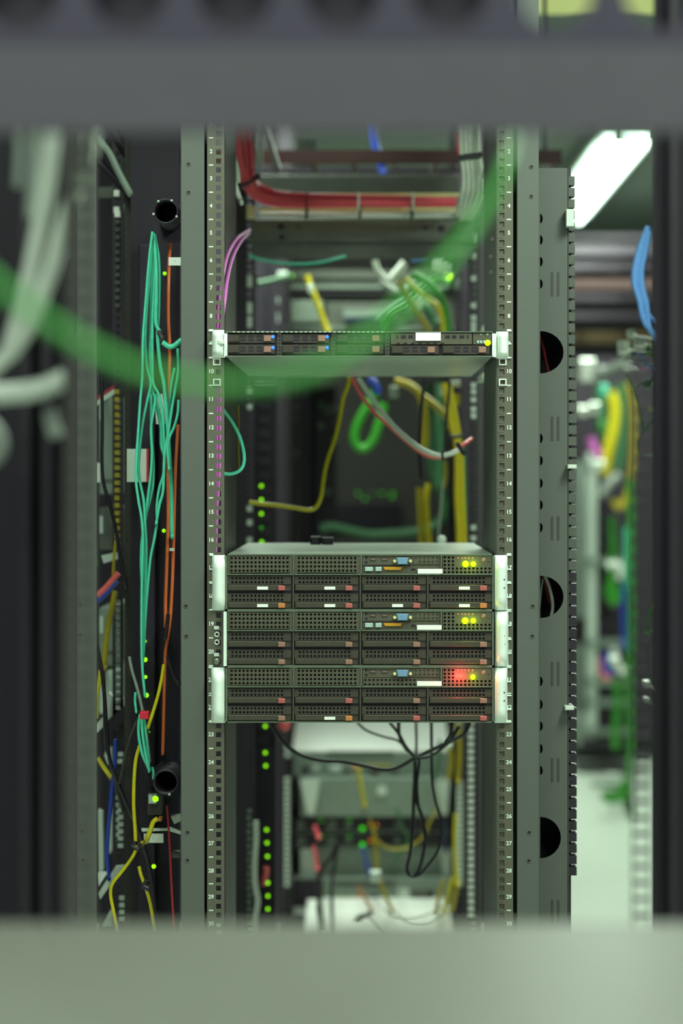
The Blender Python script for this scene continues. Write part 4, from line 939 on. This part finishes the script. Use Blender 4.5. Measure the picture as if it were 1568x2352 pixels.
plug('small yellow plug below the crossing of black and yellow cables', 323, 1944, 8, 12, 3.58, 'mustard')

# ================================================================ right aisle, far away
fr = thing('server_rack', 'far open rack with a bright pale rail at the end of the right aisle', 'rack', (X(1480,10.6), 7.5, 0))
DF = 10.6
MB().pbox(1349, 1040, 1370, 1716, DF, DF+.05).build('post', M['pale'], fr, .004)
MB().pbox(1322, 1060, 1342, 1420, DF+.3, DF+.34).build('rear_post', M['grey'], fr); MB().pbox(1322, 1480, 1340, 1660, DF+.3, DF+.34).build('rear_post', M['grey'], fr)
MB().pbox(1318, 820, 1520, 1700, DF+.5, DF+.9).build('back_panel', M['black'], fr)
for y in (1290, 1478, 1568, 1614, 1682): MB().pbox(1349, y-8, 1455, y+8, DF-.02, DF+.04).build('shelf', M['grey'], fr, .003)
for x, y, w_, h in ((1392,1240,32,60),(1385,1360,34,40),(1388,1440,30,50),(1388,1592,34,26),(1390,1650,36,50),(1390,1700,50,20),(1400,1160,40,24)):
    MB().pbox(x-w_/2, y-h/2, x+w_/2, y+h/2, DF+.02, DF+.4).build('equipment_box', M['void'], fr)
MB().pbox(1335, 1700, 1450, 1718, DF-.04, DF+.4).build('base', M['black'], fr)
MB().pbox(1322, 1650, 1349, 1716, DF, DF+.3).build('side_base', M['grey'], fr)
for lab, m, w_, d, pts in [
 ('thick yellow cable curving down in the far right rack','yellow',26,9.6,[(1402,900),(1412,940),(1408,990),(1396,1040),(1388,1090)]),
 ('yellow cable curving at the outer edge of the far rack','mustard',11,9.4,[(1440,880),(1452,930),(1454,1000),(1452,1060),(1446,1110)]),
 ('long green cable down the outer edge of the far rack','green',13,9.4,[(1446,1100),(1449,1200),(1448,1320),(1450,1420),(1446,1560),(1448,1700),(1444,1780),(1436,1830)]),
 ('green cable inside the far rack','green',15,9.8,[(1404,1190),(1408,1260),(1402,1320),(1408,1380)]),
 ('green cable in the lower half of the far rack','green',18,9.7,[(1416,1560),(1418,1620),(1412,1690),(1416,1720)]),
 ('teal cable beside the long green one','teal',13,9.5,[(1440,1210),(1440,1290),(1442,1350)]),
 ('violet cable in the upper part of the far rack','purple',20,9.6,[(1356,1005),(1362,1030),(1374,1050)]),
 ('dark blue cable behind the long green one','blue',12,9.9,[(1434,1340),(1433,1400),(1434,1480)]),
 ('green cable bundle at the top of the far rack','dgreen',30,10.0,[(1380,880),(1382,930),(1384,980),(1400,1040)]),
 ('steel blue cable bundle in the far rack','dgreen',24,9.9,[(1424,880),(1430,950),(1428,1020),(1420,1080)]),
 ('pale violet cable crossing the far rack','gcab',20,9.5,[(1380,1140),(1400,1110),(1424,1090)]),
 ('yellow cable cluster in the middle of the far rack','mustard',16,9.7,[(1408,1150),(1420,1165),(1438,1150),(1444,1120)]),
 ('green coil of cable above the shelf of the far rack','green',16,9.6,[(1400,1330),(1412,1350),(1420,1370),(1408,1385),(1396,1360),(1404,1335)]),
 ('red cable in the lower far rack','coral',12,9.9,[(1382,1510),(1378,1535),(1390,1555),(1404,1552)]),
 ('blue cable coil in the lower far rack','blue',16,9.7,[(1400,1500),(1388,1520),(1392,1540),(1410,1545)]),
 ('pale cable loop on the shelf of the far rack','wcab',18,9.6,[(1394,1300),(1414,1298),(1426,1310),(1420,1330)]),
 ('white cable loop in the lower far rack','wcab',18,9.6,[(1408,1490),(1416,1520),(1424,1538),(1438,1542)]),
 ('green cable pile spilling on the floor of the right aisle','green',16,9.2,[(1440,1790),(1420,1820),(1386,1826),(1400,1838),(1430,1830),(1444,1810)]),
 ('grey green loose cable on the aisle floor','dgreen',10,9.2,[(1358,1804),(1380,1802),(1410,1806),(1440,1800)]),
 ('blue cable bundle hanging beside the right dark post','lblue',14,4.15,[(1488,520),(1472,560),(1458,610),(1456,650),(1468,690),(1480,740),(1508,770)]),
 ('second blue strand of the bundle by the dark post','lblue',16,4.15,[(1490,530),(1480,580),(1472,620),(1474,660),(1484,700),(1490,750),(1512,780)]),
 ('third blue strand, slimmest and leftmost of the bundle by the dark post','lblue',12,4.15,[(1480,556),(1466,600),(1464,640),(1474,680),(1488,720),(1510,740)]),
 ('thin green wire bowing beside the right dark post','green',5,4.38,[(1440,860),(1456,900),(1470,950),(1478,990),(1490,975),(1500,960),(1520,955)]),
 ('thin green wire looping below the bowed one','dgreen',4,4.38,[(1480,985),(1466,1010),(1464,1035),(1474,1048),(1500,1046),(1522,1044)]),
 ('small lime wire hook by the right dark post','green',6,4.38,[(1516,1380),(1496,1400),(1490,1425),(1482,1448),(1490,1456),(1502,1446)]),
 ('thin green wire under the hook','dgreen',3,4.38,[(1488,1470),(1487,1500),(1490,1560),(1500,1580),(1520,1590)]),
 ('pale green wire loop near the white plugs','dgreen',6,4.4,[(1460,890),(1478,876),(1494,874),(1490,890),(1502,862),(1520,850)]),
 ('green wire curl by the white plugs','green',6,4.4,[(1482,800),(1494,790),(1502,800),(1496,812),(1484,808),(1500,820),(1520,824)]),
 ('violet wire slanting from the white plugs','purple',5,4.4,[(1456,834),(1472,846),(1492,850),(1502,858),(1522,864)]),
 ('pale blue wire slanting from the white plugs','lblue',6,4.35,[(1464,812),(1478,828),(1494,842),(1502,846),(1522,850)]),
 ('grey horizontal hose at the level of the white plugs','grey',18,7.5,[(1360,862),(1400,848),(1440,826)]),
 ('dull grey pipe under the grey horizontal hose','dgrey',20,7.8,[(1370,852),(1420,850),(1462,850)]),
]: cable(lab, m, w_, d, pts)
def blob(label, x, y, w_, h, d, m='nut', name='cable_plug', cat='plug', t=None):
    t = thing('cable_plug', label, cat, P(x, y, d)); MB().prbox(x-w_/2, y-h/2, x+w_/2, y+h/2, d, d+.05, .004).build('body', M[m], t); 
    if x > 1425 and 4 <= d < 5: MB().tube([P(x, y, d+.02), P(x+14, y+9, d-.05), P(1512, y+16, 4.38), P(1530, y+16, 4.38)], 2.2*d/F, 6, 4).build('cable_tail', M['wcab' if m == 'nut' else 'dgreen'], t)
    else: HOLD.append((t, x, y, d+.05))
    return t
for a in [('white plug cluster piece highest beside the dark post',1452,764,14,18,4.6),('large white plug of the cluster beside the dark post',1474,784,26,26,4.6),('lower left white plug of the cluster',1436,796,24,30,4.7),
          ('pale plug under the white cluster',1444,822,14,18,4.6,'pale'),('big pale box shaped plug at the top left of the far rack',1348,850,34,50,8.6),
          ('bright round plug left of its twin in the far rack',1338,944,26,22,8.4),('bright round plug right of its twin in the far rack',1366,938,20,24,8.4),
          ('round pale plug under the violet cable',1378,1068,20,20,9.0),('pale plug touching the top of the pale rail',1360,1076,16,30,9.0,'pale'),
          ('green grey plug in the upper far rack',1388,896,18,24,9.0,'teal'),('green plug below the bright pair in the far rack',1384,978,18,20,9.0,'green'),
          ('pale plug on the lower shelf of the far rack',1410,1518,20,18,9.0),('pale knob near the floor of the right aisle',1408,1788,20,20,9.4,'pale'),
          ('tiny pale lamp by the dark post, upper',1499,938,8,10,4.4,'cream'),('pale bead hanging by the dark post',1489,1573,13,13,4.38,'nut'),('small pale bead under the hanging bead',1488,1610,9,9,4.38,'pale'),
          ('small green grey plug near the wire loop',1490,880,12,20,4.5,'dgreen')]:
    blob(*a)

rc = thing('rack_cabinet', 'black cabinet edge behind the right dark side panel, holding the blue cables', 'cabinet', (X(1500,4.4)+.2, .7, 0))
MB().box(X(1500,4.42), X(1500,4.42)+.4, 4.0-D0, 4.42-D0, .001, Z(250,4.4)).build('body', M['void'], rc)
# ================================================================ near rack that the picture is taken through
near = thing('perforated_panel', 'blurred grey panel with large round holes across the top, close to the camera', 'panel', P(784, 300, 1.52))
PD = 1.5; q = PD/F
xs0 = X(1275-245*5-122.5, PD); xs1 = X(1275+245*2+122.5, PD)
MB().perf(xs0, xs1, Z(107, PD), Z(-138, PD), PD-D0, .0015, 8, 1, 84*q, n=32).build('perforated_plate', M['foreshade'], near)
MB().box(xs0, xs1, PD-D0, PD-D0+.0015, Z(302, PD), Z(107, PD)).build('lower_plate', M['fore'], near)
MB().box(xs0, xs1, PD-D0, PD-D0+.0015, Z(-138, PD), Z(-420, PD)).build('upper_plate', M['foreshade'], near)
MB().box(xs0, xs1, PD-D0+.0015, PD-D0+.012, Z(302, PD), Z(302, PD)+.0015).build('folded_lip', M['fore'], near)
hole_blocker = thing('network_switch', 'dark box added behind the left holes of the near panel to block light', 'device', P(500, 90, 1.56))
MB().box(xs0+.01, X(1150, PD), PD-D0+.02, PD-D0+.26, Z(115, PD)+.01, Z(-300, PD)).build('body', M['void'], hole_blocker, .002)  # added dark box, keeps light out of the left holes
ns = thing('rack_server', 'blurred grey server top filling the bottom of the picture, close to the camera', 'server', (X(784,1.3), 1.3-D0, Z(2118,1.58)-.09))
zt = Z(2120, 1.57)
MB().rbox(-.285, .265, 1.09-D0, 1.57-D0, zt-.086, zt, .003).build('chassis', M['forelo'], ns)
MB().box(-.29, .27, 1.075-D0, 1.092-D0, zt-.086, zt-.002).build('front_bezel', M['inner'], ns)
for x in (-.19, .18):
    MB().cyl((x, 1.2-D0, zt), .004, .001, 'z', 12).build('lid_screw', M['rail'], ns)
# side rails
nl = thing('rack_rail', 'blurred grey near rail with square holes at the left edge', 'rail', (X(186,1.87), 1.87-D0, 0))
hole_strip(MB(), 152, 216, 170, 200, [150+i*43.2 for i in range(108)], 13, 1.87, .002, 0, 4900).build('rail', M['inner'], nl)
MB().box(X(152,1.87)-.002, X(152,1.87), 1.87-D0, 1.95-D0, 0, Z(0,1.87)).build('rail_flange', M['inner'], nl)
ll = thing('side_panel', 'dark blurred vertical ribbed side panel at the left edge of the picture', 'panel', (X(60,2.05), 2.05-D0, 0))
MB().box(X(-120,2.1), X(158,2.1), 2.1-D0, 2.11-D0, 0.02, Z(-200,2.1)).build('panel', M['void'], ll)
for x, wd_ in ((62, 22), (108, 10)): MB().box(X(x,2.1), X(x+wd_,2.1), 2.06-D0, 2.1-D0, 0.02, Z(-200,2.1)).build('rib', M['black'], ll)
nr = thing('rack_rail', 'dark blurred near rail with square holes against the bright floor at right', 'rail', (X(1470,2.2), 2.2-D0, 0))
hole_strip(MB(), 1451, 1493, 1455, 1490, [850+i*37.4 for i in range(92)], 14.5, 2.2, .002, 820, 4370).build('rail', M['black'], nr)
rr = thing('side_panel', 'dark purple blurred vertical side panel at the right edge of the picture', 'panel', (X(1540,2.45), 2.45-D0, 0))
MB().box(X(1503,2.5), X(1700,2.5), 2.5-D0, 2.51-D0, 0.02, Z(-300,2.5)).build('panel', M['void'], rr)
for x in (1532,): MB().box(X(x,2.5), X(x+16,2.5), 2.47-D0, 2.5-D0, 0.02, Z(-300,2.5)).build('rib', M['black'], rr)
# blurred near cables
for lab, m, w_, d, pts in [
 ('thick white near cable curving down from the top left','wcab',42,1.95,[(122,200),(118,330),(104,450),(84,560),(64,660),(42,740),(20,820)]),
 ('second thick white near cable crossing to the left edge','wcab',38,1.95,[(212,300),(196,380),(160,470),(134,560),(110,640),(80,720),(40,790),(-30,860)]),
 ('white near cable stub pointing right at the left edge','wcab',48,1.93,[(-60,905),(0,905),(60,900),(110,888),(152,868)]),
 ('short pale near cable end below the stub','gcab',34,1.95,[(112,940),(120,975),(132,1005)]),
 ('faint grey near cable at the upper left corner','gcab',26,1.98,[(86,180),(78,330),(74,420),(70,500)]),
 ('faint outer grey near cable at the upper left corner','gcab',22,1.98,[(40,180),(44,330),(40,430)]),
 ('pale near cable loop at the extreme left edge','gcab',30,1.95,[(-30,960),(0,1000),(0,1040),(-30,1070)]),
 ('green near cable arcing across in front of the one-unit server','neargreen',30,1.2,[(-120,560,1.2),(-20,640,1.2),(80,720,1.2),(200,795,1.2),(320,850,1.2),(450,878,1.2),(600,878),(720,850),(810,800,1.2),(900,730,1.22),(990,640,1.26),(1080,530,1.34),(1150,410,1.45),(1182,300,1.6),(1190,180,1.75),(1195,60,1.85)]),
]: cable(lab, m, w_, d, pts, n=12)

# ================================================================ last: cables run back to what they plug into, small things get a stand-off
bpy.context.view_layer.update()
DG = bpy.context.evaluated_depsgraph_get()
EYE = Vector((0, -D0, CZ))
def behind(p, start=.004, far=1.5):
    dr = (p-EYE).normalized(); ok, loc, *_ = S.ray_cast(DG, p+dr*start, dr, distance=far)
    return loc+dr*.002 if ok else None
for t, x, y, d in HOLD:
    p = P(x, y, d); h = behind(p, far=3.6)
    if h is None: continue
    MB().tube([p-(h-p).normalized()*.002, h], 1.6*d/F, 6, 1).build('stand_off', M['black'], t)
for label, m, r, v, group, cat, name, n, sub, ribs in CABQ:
    e = v[-1]; px, py = VX+e.x*F/(e.y+D0), VY-(e.z-CZ)*F/(e.y+D0)
    inside = all(-0 < VX+q.x*F/(q.y+D0) < 1568 and 250 < VY-(q.z-CZ)*F/(q.y+D0) < 2352 for q in (v[0], v[-1]))
    h = behind(e, far=1.0) if inside and e.y > -1 and not (px > 1500 and e.y < 1) else None
    mb = MB()
    if h is not None and (h-e).length > .012:
        t0 = (e-v[-2]).normalized(); dr = (h-e).normalized(); L = min(.02, (h-e).length*.3)
        v = v+[e+t0*L*.3+dr*L, h]
    mb.tube(v, r, n, sub)
    tag(mb.build(name, M[m]), label, cat, group)
hose = next(o for o in COL.objects if o.get('label', '').startswith('thick corrugated'))
for i in range(9):
    c = P(276+i*8.5, 322+i*12.6, 3.86); MB().tube([c+Vector((-.0125,0,.006)), c+Vector((.0,-.012,0)), c+Vector((.0125,0,-.006))], .0022, 6, 4).build('rib', M['void'], hose)
